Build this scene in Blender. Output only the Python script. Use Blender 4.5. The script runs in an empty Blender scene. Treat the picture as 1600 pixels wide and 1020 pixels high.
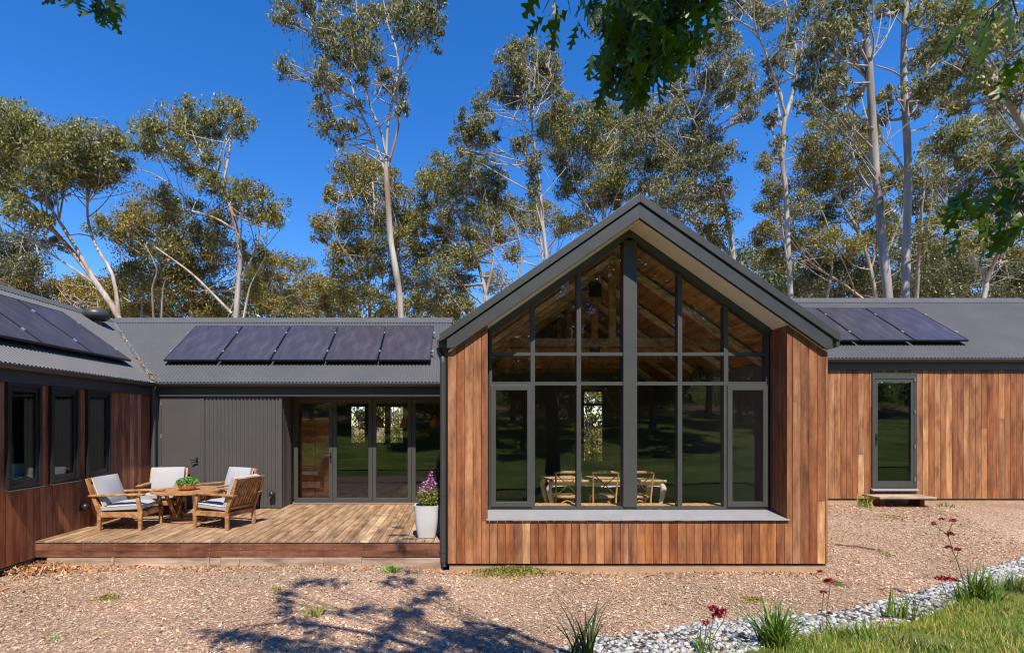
import bpy, math, random
import numpy as np
from mathutils import Vector, Matrix

random.seed(11)
rng = np.random.default_rng(11)
SC = bpy.context.scene
COL = SC.collection

# ------------------------------------------------------------------ camera, sky, sun, exposure
F = 833.0            # focal length in pixels of the 1600 px wide photograph
CX, CY = 717.0, 661.0
cd = bpy.data.cameras.new('camera')
cam = bpy.data.objects.new('camera', cd)
COL.objects.link(cam)
cam.location = (0, 0, 0)
cam.rotation_euler = (math.radians(90), 0, 0)
cd.sensor_width = 36.0
cd.lens = 36.0 * F / 1600.0
cd.shift_x = (800 - CX) / 1600.0
cd.shift_y = (CY - 510) / 1600.0
cd.clip_start = 0.05
cd.clip_end = 600
SC.camera = cam

SUN_TO = Vector((0.16, -1.0, 1.5)).normalized()
wd = bpy.data.worlds.new('World')
SC.world = wd
wd.use_nodes = True
wn = wd.node_tree.nodes
wl = wd.node_tree.links
wn.clear()
wo = wn.new('ShaderNodeOutputWorld')
wb = wn.new('ShaderNodeBackground')
sky = wn.new('ShaderNodeTexSky')
sky.sky_type = 'NISHITA'
sky.sun_disc = False
sky.sun_elevation = math.asin(SUN_TO.z)
sky.sun_rotation = math.atan2(SUN_TO.x, SUN_TO.y)
sky.altitude = 600
sky.air_density = 1.0
sky.dust_density = 0.0
sky.ozone_density = 4.0
hs = wn.new('ShaderNodeHueSaturation')
hs.inputs['Saturation'].default_value = 1.32
hs.inputs['Hue'].default_value = 0.509
wb.inputs['Strength'].default_value = 0.15
wl.new(sky.outputs[0], hs.inputs['Color'])
wl.new(hs.outputs[0], wb.inputs['Color'])
wl.new(wb.outputs[0], wo.inputs['Surface'])

sd = bpy.data.lights.new('sun', 'SUN')
sd.energy = 4.9
sd.angle = math.radians(0.5)
sd.color = (1.0, 0.925, 0.79)
sun = bpy.data.objects.new('sun', sd)
COL.objects.link(sun)
sun.location = (10, -40, 60)
sun.rotation_euler = (-SUN_TO).to_track_quat('-Z', 'Y').to_euler()

SC.view_settings.view_transform = 'Standard'
SC.view_settings.look = 'None'
SC.view_settings.exposure = 0.6
SC.view_settings.gamma = 1.0
SC.view_settings.use_curve_mapping = False
SC.render.engine = 'CYCLES'
SC.cycles.use_denoising = True
SC.cycles.filter_width = 1.15
SC.cycles.max_bounces = 8
SC.cycles.transparent_max_bounces = 16
SC.cycles.caustics_reflective = False
SC.cycles.caustics_refractive = False


# ------------------------------------------------------------------ helpers
def P(x, y, Y):
    return Vector(((x - CX) / F * Y, Y, (CY - y) / F * Y))


def XX(px, Y):
    return (px - CX) / F * Y


def ZZ(py, Y):
    return (CY - py) / F * Y


class MB:
    def __init__(s):
        s.v = []
        s.f = []

    def add(s, vs, fs):
        o = len(s.v)
        s.v += [tuple(p) for p in vs]
        s.f += [tuple(i + o for i in q) for q in fs]
        return s

    def box(s, x0, x1, y0, y1, z0, z1):
        return s.add([(x0, y0, z0), (x1, y0, z0), (x1, y1, z0), (x0, y1, z0),
                      (x0, y0, z1), (x1, y0, z1), (x1, y1, z1), (x0, y1, z1)],
                     [(0, 3, 2, 1), (4, 5, 6, 7), (0, 1, 5, 4), (1, 2, 6, 5), (2, 3, 7, 6), (3, 0, 4, 7)])

    def extr(s, poly, a0, a1, axis):
        n = len(poly)

        def mk(p, a):
            if axis == 'y':
                return (p[0], a, p[1])
            if axis == 'x':
                return (a, p[0], p[1])
            return (p[0], p[1], a)
        vs = [mk(p, a0) for p in poly] + [mk(p, a1) for p in poly]
        fs = [tuple(range(n - 1, -1, -1)), tuple(range(n, 2 * n))]
        fs += [(i, (i + 1) % n, n + (i + 1) % n, n + i) for i in range(n)]
        return s.add(vs, fs)

    def tube(s, path, rad, n=7, cap=True):
        path = [Vector(p) for p in path]
        m = len(path)
        if not hasattr(rad, '__len__'):
            rad = [rad] * m
        vs = []
        t0 = (path[1] - path[0]).normalized()
        ref = Vector((0, 1, 0)) if abs(t0.y) < 0.9 else Vector((1, 0, 0))
        u = t0.cross(ref).normalized()
        for i in range(m):
            t = (path[min(i + 1, m - 1)] - path[max(i - 1, 0)])
            if t.length < 1e-9:
                t = t0
            t = t.normalized()
            u = (u - t * u.dot(t))
            if u.length < 1e-6:
                u = t.orthogonal()
            u.normalize()
            w = t.cross(u)
            for k in range(n):
                a = 2 * math.pi * k / n
                vs.append(path[i] + (u * math.cos(a) + w * math.sin(a)) * rad[i])
        fs = []
        for i in range(m - 1):
            for k in range(n):
                a, b = i * n + k, i * n + (k + 1) % n
                fs.append((a, b, b + n, a + n))
        if cap:
            fs.append(tuple(range(n - 1, -1, -1)))
            fs.append(tuple((m - 1) * n + k for k in range(n)))
        return s.add(vs, fs)

    def lathe(s, prof, c=(0, 0, 0), n=20, sq=None):
        vs = []
        for (r, z) in prof:
            for k in range(n):
                a = 2 * math.pi * k / n
                ca, sa = math.cos(a), math.sin(a)
                q = 1.0
                if sq:
                    q = 1.0 / ((abs(ca) ** sq + abs(sa) ** sq) ** (1.0 / sq))
                vs.append((c[0] + r * q * ca, c[1] + r * q * sa, c[2] + z))
        fs = []
        for i in range(len(prof) - 1):
            for k in range(n):
                a, b = i * n + k, i * n + (k + 1) % n
                fs.append((a, b, b + n, a + n))
        fs.append(tuple(range(n - 1, -1, -1)))
        fs.append(tuple((len(prof) - 1) * n + k for k in range(n)))
        return s.add(vs, fs)

    def beam(s, a, b, w, h, up=(0, 0, 1)):
        a, b = Vector(a), Vector(b)
        t = (b - a).normalized()
        upv = Vector(up)
        sd_ = t.cross(upv)
        if sd_.length < 1e-5:
            sd_ = t.cross(Vector((0, 1, 0)))
        sd_.normalize()
        uu = sd_.cross(t).normalized()
        vs = []
        for p in (a, b):
            for (i, j) in ((-1, -1), (1, -1), (1, 1), (-1, 1)):
                vs.append(p + sd_ * (w / 2 * i) + uu * (h / 2 * j))
        return s.add(vs, [(3, 2, 1, 0), (4, 5, 6, 7), (0, 1, 5, 4), (1, 2, 6, 5), (2, 3, 7, 6), (3, 0, 4, 7)])


WP = {}


def props(o, label=None, cat=None, group=None, kind=None):
    if label:
        o['label'] = label
    if cat:
        o['category'] = cat
    if group:
        o['group'] = group
    if kind:
        o['kind'] = kind
    return o


def thing(name, loc, label, cat, group=None):
    o = bpy.data.objects.new(name, None)
    COL.objects.link(o)
    o.location = loc
    o.empty_display_size = 0.1
    WP[o] = Vector(loc)
    return props(o, label, cat, group)


def obj(name, mb, mat, parent=None, smooth=False, label=None, cat=None, group=None, kind=None, origin=None, bevel=0):
    me = bpy.data.meshes.new(name)
    vs = [Vector(p) for p in mb.v]
    if origin is None:
        lo = Vector((min(p[i] for p in vs) for i in range(3)))
        hi = Vector((max(p[i] for p in vs) for i in range(3)))
        c = (lo + hi) / 2
    else:
        c = Vector(origin)
    me.from_pydata([p - c for p in vs], [], mb.f)
    me.validate()
    if mat:
        me.materials.append(mat)
    if smooth:
        me.polygons.foreach_set('use_smooth', [True] * len(me.polygons))
        if hasattr(me, 'set_sharp_from_angle'):
            me.set_sharp_from_angle(angle=math.radians(45))
    o = bpy.data.objects.new(name, me)
    COL.objects.link(o)
    WP[o] = c
    if parent is not None:
        o.parent = parent
        o.location = c - WP[parent]
    else:
        o.location = c
    if bevel:
        b = o.modifiers.new('bevel', 'BEVEL')
        b.width = bevel
        b.segments = 2
        b.limit_method = 'ANGLE'
    return props(o, label, cat, group, kind)


def np_obj(name, V, Fq, mat, parent=None, smooth=False, label=None, cat=None, group=None, kind=None, origin=(0, 0, 0)):
    c = Vector(origin)
    V = np.asarray(V, dtype=np.float32) - np.array(c, dtype=np.float32)
    Fq = np.asarray(Fq, dtype=np.int32)
    me = bpy.data.meshes.new(name)
    n, k = Fq.shape
    me.vertices.add(len(V))
    me.vertices.foreach_set('co', V.ravel())
    me.loops.add(n * k)
    me.loops.foreach_set('vertex_index', Fq.ravel())
    me.polygons.add(n)
    me.polygons.foreach_set('loop_start', np.arange(n, dtype=np.int32) * k)
    if smooth:
        me.polygons.foreach_set('use_smooth', np.ones(n, dtype=bool))
    me.update(calc_edges=True)
    me.materials.append(mat)
    o = bpy.data.objects.new(name, me)
    COL.objects.link(o)
    WP[o] = c
    if parent is not None:
        o.parent = parent
        o.location = c - WP[parent]
    else:
        o.location = c
    return props(o, label, cat, group, kind)


def copy_tree(o, parent=None):
    c = o.copy()
    COL.objects.link(c)
    if parent is not None:
        c.parent = parent
    for ch in list(o.children):
        copy_tree(ch, c)
    return c


# ------------------------------------------------------------------ materials
class NT:
    def __init__(s, name):
        s.m = bpy.data.materials.new(name)
        s.m.use_nodes = True
        s.n = s.m.node_tree.nodes
        s.l = s.m.node_tree.links
        s.b = s.n['Principled BSDF']
        s.out = s.n['Material Output']

    def new(s, t, **kw):
        x = s.n.new(t)
        for k, v in kw.items():
            setattr(x, k, v)
        return x

    def link(s, a, b):
        s.l.new(a, b)

    def ramp(s, fac, stops, interp='LINEAR'):
        r = s.new('ShaderNodeValToRGB')
        cr = r.color_ramp
        cr.interpolation = interp
        while len(cr.elements) < len(stops):
            cr.elements.new(0.5)
        for e, (p, c) in zip(cr.elements, stops):
            e.position = p
            e.color = (c[0], c[1], c[2], 1)
        s.link(fac, r.inputs[0])
        return r.outputs[0]

    def noise(s, vec, scale, detail=4, rough=0.55):
        x = s.new('ShaderNodeTexNoise')
        x.inputs['Scale'].default_value = scale
        x.inputs['Detail'].default_value = detail
        x.inputs['Roughness'].default_value = rough
        if vec is not None:
            s.link(vec, x.inputs['Vector'])
        return x.outputs['Fac']

    def mix(s, fac, a, b, mode='MIX'):
        x = s.new('ShaderNodeMix', data_type='RGBA', blend_type=mode)
        for sock, v in ((x.inputs[0], fac), (x.inputs[6], a), (x.inputs[7], b)):
            if hasattr(v, 'is_linked') or hasattr(v, 'links'):
                s.link(v, sock)
            elif isinstance(v, (tuple, list)):
                sock.default_value = (v[0], v[1], v[2], 1)
            else:
                sock.default_value = v
        return x.outputs[2]

    def mapping(s, vec, scale, loc=None):
        x = s.new('ShaderNodeMapping')
        x.inputs['Scale'].default_value = scale
        s.link(vec, x.inputs['Vector'])
        if loc is not None:
            s.link(loc, x.inputs['Location'])
        return x.outputs[0]

    def coord(s, k='Object'):
        return s.new('ShaderNodeTexCoord').outputs[k]

    def bump(s, h, strength=0.3, dist=0.01):
        x = s.new('ShaderNodeBump')
        x.inputs['Strength'].default_value = strength
        x.inputs['Distance'].default_value = dist
        s.link(h, x.inputs['Height'])
        s.link(x.outputs[0], s.b.inputs['Normal'])

    def set(s, col=None, rough=None, metal=None, spec=None):
        if col is not None:
            if isinstance(col, (tuple, list)):
                s.b.inputs['Base Color'].default_value = (col[0], col[1], col[2], 1)
            else:
                s.link(col, s.b.inputs['Base Color'])
        if rough is not None:
            if isinstance(rough, float):
                s.b.inputs['Roughness'].default_value = rough
            else:
                s.link(rough, s.b.inputs['Roughness'])
        if metal is not None:
            s.b.inputs['Metallic'].default_value = metal
        if spec is not None:
            s.b.inputs['Specular IOR Level'].default_value = spec
        return s


def wood_mat(name, stops, axis='z', rough=0.65, grain=0.5, dirt=None, scale=1.0):
    t = NT(name)
    oi = t.new('ShaderNodeObjectInfo')
    co = t.coord('Object')
    mul = t.new('ShaderNodeVectorMath', operation='SCALE')
    mul.inputs[0].default_value = (37.0, 91.0, 53.0)
    t.link(oi.outputs['Random'], mul.inputs['Scale'])
    sc = {'x': (0.7, 14, 14), 'y': (14, 0.7, 14), 'z': (14, 14, 0.7)}[axis]
    sc = tuple(a * scale for a in sc)
    v = t.mapping(co, sc, mul.outputs[0])
    n1 = t.noise(v, 1.0, 4, 0.55)
    sc2 = tuple(a * 3.2 for a in sc)
    v2 = t.mapping(co, sc2, mul.outputs[0])
    n2 = t.noise(v2, 2.5, 3, 0.6)
    base = t.ramp(oi.outputs['Random'], stops)
    dark = t.mix(1.0, base, (0.70, 0.60, 0.52), 'MULTIPLY')
    light = t.mix(1.0, base, (1.18, 1.22, 1.28), 'MULTIPLY')
    g = t.ramp(n1, [(0.30, (0, 0, 0)), (0.70, (1, 1, 1))])
    c = t.mix(g, dark, light)
    g2 = t.ramp(n2, [(0.35, (0.68, 0.64, 0.60)), (0.62, (1.12, 1.12, 1.12))])
    c = t.mix(grain, c, t.mix(1.0, c, g2, 'MULTIPLY'))
    # occasional dark gum streaks and knots
    sk = tuple(a * b for a, b in zip(sc, (0.55, 0.55, 0.55)))
    v3 = t.mapping(co, sk, mul.outputs[0])
    n3 = t.noise(v3, 2.2, 2, 0.5)
    k = t.ramp(n3, [(0.66, (0, 0, 0)), (0.74, (1, 1, 1))])
    c = t.mix(k, c, t.mix(1.0, c, (0.50, 0.42, 0.37), 'MULTIPLY'))
    n5 = t.noise(t.mapping(co, tuple(a * (.45 if a > 5 * scale else 2.4) for a in sc), mul.outputs[0]), 1.1, 4, 0.6)
    c = t.mix(1.0, c, t.ramp(n5, [(0.32, (0.55, 0.51, 0.50)), (0.47, (0.95, 0.94, 0.93)), (0.68, (1.32, 1.34, 1.36))]), 'MULTIPLY')
    if dirt:
        # weather staining near one end of the board
        n4 = t.noise(t.coord('Object'), 3.0, 4, 0.6)
        d = t.ramp(n4, [(0.45, (0, 0, 0)), (0.75, (1, 1, 1))])
        c = t.mix(d, c, t.mix(1.0, c, dirt, 'MULTIPLY'))
    t.set(c, rough, spec=0.3)
    t.bump(n2, 0.25, 0.003)
    return t.m


def plain_mat(name, col, rough=0.5, metal=0.0, var=0.12, nscale=6.0, spec=0.5, bump=0.0):
    t = NT(name)
    n = t.noise(t.coord('Object'), nscale, 5, 0.6)
    a = tuple(c * (1 - var) for c in col)
    b = tuple(c * (1 + var) for c in col)
    t.set(t.ramp(n, [(0.3, a), (0.7, b)]), None, metal, spec)
    r = t.new('ShaderNodeMapRange')
    r.inputs['To Min'].default_value = max(0.0, rough - 0.06)
    r.inputs['To Max'].default_value = min(1.0, rough + 0.06)
    t.link(n, r.inputs['Value'])
    t.link(r.outputs[0], t.b.inputs['Roughness'])
    if bump:
        t.bump(t.noise(t.coord('Object'), nscale * 12, 3), bump, 0.004)
    return t.m


def leaf_mat(name, stops, rough=0.42, trans=0.25, spec=0.5, tcol=None):
    t = NT(name)
    g = t.new('ShaderNodeNewGeometry')
    c = t.ramp(g.outputs['Random Per Island'], stops)
    n = t.noise(t.coord('Object'), 0.55, 3, 0.5)
    c = t.mix(1.0, c, t.ramp(n, [(0.3, (0.78, 0.84, 0.8)), (0.7, (1.22, 1.14, 1.0))]), 'MULTIPLY')
    t.set(c, rough, spec=spec)
    tr = t.new('ShaderNodeBsdfTranslucent')
    t.link(t.mix(1.0, c, tcol or (1.3, 1.35, 0.55), 'MULTIPLY'), tr.inputs['Color'])
    mx = t.new('ShaderNodeMixShader')
    mx.inputs[0].default_value = trans
    t.link(t.b.outputs[0], mx.inputs[1])
    t.link(tr.outputs[0], mx.inputs[2])
    t.link(mx.outputs[0], t.out.inputs['Surface'])
    return t.m


def glass_mat(name, tint, ior):
    t = NT(name)
    t.n.remove(t.b)
    tr = t.new('ShaderNodeBsdfTransparent')
    tr.inputs[0].default_value = (*tint, 1)
    gl = t.new('ShaderNodeBsdfGlossy')
    gl.inputs['Roughness'].default_value = 0.0
    gl.inputs['Color'].default_value = (0.90, 0.96, 1.0, 1)
    fr = t.new('ShaderNodeFresnel')
    fr.inputs['IOR'].default_value = ior
    # slight waviness of the panes
    n = t.noise(t.coord('Object'), 1.3, 2, 0.4)
    b = t.new('ShaderNodeBump')
    b.inputs['Strength'].default_value = 0.02
    b.inputs['Distance'].default_value = 0.02
    t.link(n, b.inputs['Height'])
    t.link(b.outputs[0], gl.inputs['Normal'])
    mx = t.new('ShaderNodeMixShader')
    # a thin pane: the far face must not act as the inside of a solid block
    g = t.new('ShaderNodeNewGeometry')
    mr = t.new('ShaderNodeMapRange')
    mr.inputs['To Min'].default_value = ior
    mr.inputs['To Max'].default_value = 1.0 / ior
    t.link(g.outputs['Backfacing'], mr.inputs['Value'])
    t.link(mr.outputs[0], fr.inputs['IOR'])
    t.link(fr.outputs[0], mx.inputs[0])
    t.link(tr.outputs[0], mx.inputs[1])
    t.link(gl.outputs[0], mx.inputs[2])
    t.link(mx.outputs[0], t.out.inputs['Surface'])
    return t.m


CLAD = [(0.0, (0.29, 0.11, 0.052)), (0.10, (0.40, 0.20, 0.10)), (0.2, (0.25, 0.095, 0.048)), (0.3, (0.48, 0.24, 0.11)), (0.4, (0.33, 0.185, 0.115)),
        (0.50, (0.34, 0.135, 0.06)), (0.6, (0.50, 0.275, 0.145)), (0.7, (0.27, 0.125, 0.07)), (0.78, (0.46, 0.21, 0.085)), (0.86, (0.40, 0.225, 0.14)), (0.93, (0.55, 0.31, 0.15)), (1.0, (0.68, 0.47, 0.29))]
CLAD = [(p, (c[0] * .82, c[1] * .71, c[2] * .60)) for p, c in CLAD]
M = {}
M['clad'] = wood_mat('cladding timber', CLAD, 'z', 0.6)
M['clad_low'] = wood_mat('cladding timber weathered at the base', CLAD, 'z', 0.62, dirt=(0.75, 0.70, 0.68))
M['clad_shaded'] = wood_mat('cladding timber darkened for side wing shade', [(0, (0.24, 0.078, 0.032)), (0.25, (0.33, 0.12, 0.05)), (0.45, (0.21, 0.07, 0.032)), (0.65, (0.36, 0.155, 0.075)), (0.85, (0.28, 0.125, 0.07)), (1, (0.50, 0.27, 0.15))], 'z', 0.62)  # darker, redder copy of the cladding; the shade on these boards is coloured in
M['deck'] = wood_mat('deck boards', [(0, (0.31, 0.195, 0.11)), (0.25, (0.39, 0.26, 0.155)), (0.5, (0.28, 0.175, 0.10)), (0.75, (0.41, 0.285, 0.175)), (0.88, (0.34, 0.215, 0.125)), (0.97, (0.37, 0.245, 0.145)), (1, (0.62, 0.46, 0.28))], 'y', 0.62, dirt=(0.70, 0.66, 0.64))
M['fascia'] = wood_mat('deck fascia', [(0, (0.15, 0.062, 0.036)), (0.5, (0.20, 0.085, 0.05)), (1, (0.17, 0.078, 0.045))], 'x', 0.6, dirt=(0.55, 0.5, 0.5))
M['sleeper'] = wood_mat('weathered sleeper', [(0, (0.36, 0.27, 0.20)), (1, (0.43, 0.33, 0.25))], 'x', 0.8)
M['teak'] = wood_mat('oiled teak', [(0, (0.36, 0.185, 0.08)), (0.5, (0.43, 0.235, 0.108)), (1, (0.40, 0.21, 0.094))], 'x', 0.5, scale=1.6)
M['pale_wood'] = wood_mat('pale oak', [(0, (0.55, 0.34, 0.17)), (1, (0.62, 0.40, 0.21))], 'z', 0.45, scale=1.5)
M['ceiling'] = wood_mat('lining timber', [(0, (0.46, 0.25, 0.095)), (0.5, (0.52, 0.30, 0.125)), (1, (0.42, 0.22, 0.08))], 'y', 0.5)
M['rafter'] = wood_mat('pale rafters', [(0, (0.72, 0.56, 0.38)), (1, (0.78, 0.62, 0.44))], 'x', 0.5)
M['floor'] = wood_mat('floor boards', [(0, (0.50, 0.30, 0.14)), (1, (0.58, 0.36, 0.18))], 'y', 0.35)
M['metal'] = plain_mat('dark grey coated metal', (0.047, 0.047, 0.046), 0.42, 0.0, 0.08, 4)
M['frame'] = plain_mat('dark grey window frame', (0.055, 0.056, 0.053), 0.45, 0.0, 0.06, 3)
M['black'] = plain_mat('black fittings and shaded frames', (0.018, 0.018, 0.019), 0.35, 0.0, 0.1, 8)
M['roof'] = plain_mat('corrugated roof steel', (0.088, 0.086, 0.088), 0.46, 0.0, 0.10, 1.2)
M['cladsteel'] = plain_mat('corrugated wall steel', (0.074, 0.069, 0.067), 0.5, 0.0, 0.07, 1.5)
M['void'] = plain_mat('dark building wrap', (0.010, 0.009, 0.009), 0.9, 0.0, 0.1, 3)
M['soffit'] = plain_mat('cream soffit lining', (0.80, 0.68, 0.57), 0.7, 0.0, 0.04, 2)
M['plinth'] = plain_mat('rendered plinth', (0.38, 0.25, 0.15), 0.85, 0.0, 0.15, 5, bump=0.3)
M['sill'] = plain_mat('zinc sill', (0.33, 0.33, 0.345), 0.30, 0.2, 0.06, 3)
M['steel'] = plain_mat('bright steel', (0.75, 0.75, 0.76), 0.3, 0.8, 0.05, 8)
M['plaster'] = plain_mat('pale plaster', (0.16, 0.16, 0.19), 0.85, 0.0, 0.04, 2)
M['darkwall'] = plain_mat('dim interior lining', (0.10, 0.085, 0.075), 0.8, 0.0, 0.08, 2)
M['white_paint'] = plain_mat('white painted timber', (0.78, 0.76, 0.72), 0.45, 0.0, 0.04, 4)
M['cushion'] = plain_mat('grey fabric', (0.36, 0.355, 0.375), 0.95, 0.0, 0.05, 30, spec=0.15, bump=0.35)
M['piping'] = plain_mat('pale piping', (0.55, 0.54, 0.54), 0.9, 0.0, 0.05, 30, spec=0.2)
M['teal_cloth'] = plain_mat('pale teal fabric', (0.42, 0.55, 0.53), 0.9, 0.0, 0.05, 20)
M['copper'] = plain_mat('beaten bronze bowl', (0.62, 0.36, 0.18), 0.38, 0.6, 0.1, 10)
M['planter'] = plain_mat('white planter', (0.52, 0.52, 0.54), 0.6, 0.0, 0.05, 4)
M['soil'] = plain_mat('potting soil', (0.05, 0.035, 0.025), 0.95, 0.0, 0.3, 30)
M['orange'] = plain_mat('orange lampshade', (0.55, 0.16, 0.05), 0.5, 0.0, 0.05, 6)
M['glass'] = glass_mat('window glass', (0.96, 0.965, 0.965), 1.52)
M['dark_glass'] = glass_mat('dim window glass', (0.88, 0.90, 0.87), 1.7)

# solar glass: dark blue cells with a faint streaky bloom
t = NT('solar cells')
co = t.coord('Object')
n = t.noise(t.mapping(co, (2.6, .8, 1)), 2.2, 5, 0.6)
t.set(t.ramp(n, [(0.30, (0.036, 0.029, 0.036)), (0.52, (0.054, 0.045, 0.053)), (0.74, (0.085, 0.073, 0.080))]), 0.28, 0.0, 0.6)
t.b.inputs['Coat Weight'].default_value = 0.2
t.b.inputs['Coat Roughness'].default_value = 0.12
M['solar'] = t.m

# bark of the gums: pale grey and cream with tan streaks
def bark(name, stops, streak=(0.30, 0.16, 0.09)):
    t = NT(name)
    co = t.coord('Object')
    v = t.mapping(co, (3.0, 3.0, 0.35))
    n1 = t.noise(v, 1.6, 5, 0.6)
    n2 = t.noise(t.mapping(co, (1.6, 1.6, 0.22)), 1.0, 4, 0.55)
    c = t.ramp(n1, stops)
    k = t.ramp(n2, [(0.54, (0, 0, 0)), (0.66, (1, 1, 1))])
    c = t.mix(k, c, streak)
    t.set(c, 0.7, spec=0.25)
    t.bump(n1, 0.4, 0.03)
    return t.m


M['bark'] = bark('pale gum bark', [(0.3, (0.22, 0.18, 0.145)), (0.5, (0.38, 0.335, 0.285)), (0.7, (0.54, 0.49, 0.43))])
M['bark_grey'] = bark('grey gum bark', [(0.3, (0.20, 0.17, 0.15)), (0.5, (0.31, 0.275, 0.25)), (0.7, (0.42, 0.38, 0.345))], (0.17, 0.12, 0.09))
M['bark_oak'] = bark('oak bark', [(0.3, (0.06, 0.045, 0.035)), (0.7, (0.12, 0.095, 0.075))], (0.05, 0.04, 0.03))
GUM = [(0.0, (0.080, 0.094, 0.033)), (0.3, (0.140, 0.140, 0.052)), (0.55, (0.200, 0.190, 0.078)), (0.8, (0.265, 0.240, 0.108)), (0.93, (0.34, 0.29, 0.13)), (1.0, (0.44, 0.40, 0.25))]
M['gum'] = leaf_mat('gum leaves', [(p, (c[0] * 1.15, c[1] * 1.15, c[2] * 1.08)) for p, c in GUM], 0.5, 0.26, 0.28)
M['gum_grey'] = leaf_mat('grey gum leaves', [(p, (c[0] * 1.05, c[1] * 1.06, c[2] * 1.45)) for p, c in GUM], 0.5, 0.26, 0.28)
M['gum_olive'] = leaf_mat('olive gum leaves', [(p, (c[0] * 1.22, c[1] * 1.12, c[2] * 0.82)) for p, c in GUM], 0.5, 0.26, 0.28)
M['gum_dark'] = leaf_mat('dark gum leaves', [(p, (c[0] * 0.62, c[1] * 0.68, c[2] * 0.72)) for p, c in GUM], 0.4, 0.18, 0.5)
M['gum_gold'] = leaf_mat('golden shrub leaves', [(p, (c[0] * 1.35, c[1] * 1.05, c[2] * 0.6)) for p, c in GUM], 0.5, 0.2, 0.4)
M['oak'] = leaf_mat('oak leaves', [(0, (0.040, 0.075, 0.012)), (0.5, (0.060, 0.105, 0.016)), (0.9, (0.085, 0.135, 0.020)), (1, (0.13, 0.12, 0.025))], 0.42, 0.45, 0.4, (1.1, 1.5, 0.4))
M['bowl_leaf'] = leaf_mat('fresh green leaves', [(0, (0.08, 0.20, 0.035)), (0.6, (0.16, 0.34, 0.07)), (1, (0.30, 0.48, 0.14))], 0.45, 0.2)
M['flower_leaf'] = leaf_mat('yellow green leaves', [(0, (0.10, 0.14, 0.02)), (0.6, (0.21, 0.25, 0.045)), (1, (0.36, 0.36, 0.10))], 0.5, 0.25)
M['petal'] = leaf_mat('mauve petals', [(0, (0.42, 0.10, 0.40)), (0.6, (0.58, 0.22, 0.54)), (1, (0.74, 0.42, 0.70))], 0.6, 0.25, 0.2, (1, 1, 1))
M['blade'] = leaf_mat('strappy green blades', [(0, (0.035, 0.085, 0.012)), (0.5, (0.10, 0.19, 0.025)), (0.85, (0.21, 0.30, 0.045)), (1, (0.36, 0.36, 0.11))], 0.4, 0.25)
M['dark_blade'] = leaf_mat('dark strappy blades', [(0, (0.018, 0.035, 0.010)), (0.7, (0.04, 0.075, 0.016)), (1, (0.10, 0.15, 0.03))], 0.4, 0.2)
M['lawn_blade'] = leaf_mat('lawn blades', [(0, (0.06, 0.11, 0.014)), (0.35, (0.15, 0.23, 0.028)), (0.65, (0.27, 0.33, 0.05)), (0.8, (0.42, 0.37, 0.10)), (1, (0.50, 0.34, 0.16))], 0.55, 0.25, 0.3)
M['weed'] = leaf_mat('ground cover weeds', [(0, (0.12, 0.13, 0.025)), (0.6, (0.22, 0.22, 0.05)), (1, (0.38, 0.31, 0.10))], 0.55, 0.2, 0.3)
M['paw_red'] = leaf_mat('red flower heads', [(0, (0.16, 0.012, 0.02)), (0.6, (0.30, 0.02, 0.04)), (1, (0.42, 0.06, 0.08))], 0.65, 0.15, 0.2, (1.2, 0.6, 0.6))
M['stem'] = plain_mat('green brown stems', (0.12, 0.11, 0.035), 0.6, 0.0, 0.25, 10)
M['stick'] = plain_mat('fallen sticks', (0.16, 0.10, 0.06), 0.85, 0.0, 0.3, 10)
M['bark_litter'] = leaf_mat('fallen bark and leaves', [(0, (0.22, 0.10, 0.045)), (0.5, (0.38, 0.19, 0.095)), (0.85, (0.52, 0.30, 0.17)), (1, (0.66, 0.45, 0.29))], 0.75, 0.0, 0.2)
M['chip'] = leaf_mat('wood chips', [(0, (0.17, 0.093, 0.062)), (0.2, (0.33, 0.20, 0.138)), (0.5, (0.43, 0.285, 0.208)), (0.75, (0.50, 0.355, 0.272)), (0.93, (0.60, 0.47, 0.385)), (1, (0.70, 0.61, 0.53))], 0.85, 0.0, 0.2)

t = NT('stone')
oi = t.new('ShaderNodeObjectInfo')
g = t.new('ShaderNodeNewGeometry')
ad = t.new('ShaderNodeMath', operation='FRACT')
a2 = t.new('ShaderNodeMath', operation='ADD')
t.link(oi.outputs['Random'], a2.inputs[0])
t.link(g.outputs['Random Per Island'], a2.inputs[1])
t.link(a2.outputs[0], ad.inputs[0])
c = t.ramp(ad.outputs[0], [(0, (0.15, 0.15, 0.155)), (0.25, (0.31, 0.31, 0.31)), (0.6, (0.44, 0.437, 0.43)), (0.88, (0.56, 0.55, 0.525)), (1, (0.46, 0.34, 0.22))])
n = t.noise(t.coord('Object'), 18, 5, 0.65)
c = t.mix(1.0, c, t.ramp(n, [(0.3, (0.72, 0.72, 0.74)), (0.7, (1.08, 1.08, 1.06))]), 'MULTIPLY')
t.set(c, 0.8, spec=0.3)
t.bump(n, 0.4, 0.01)
M['stone'] = t.m

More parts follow.
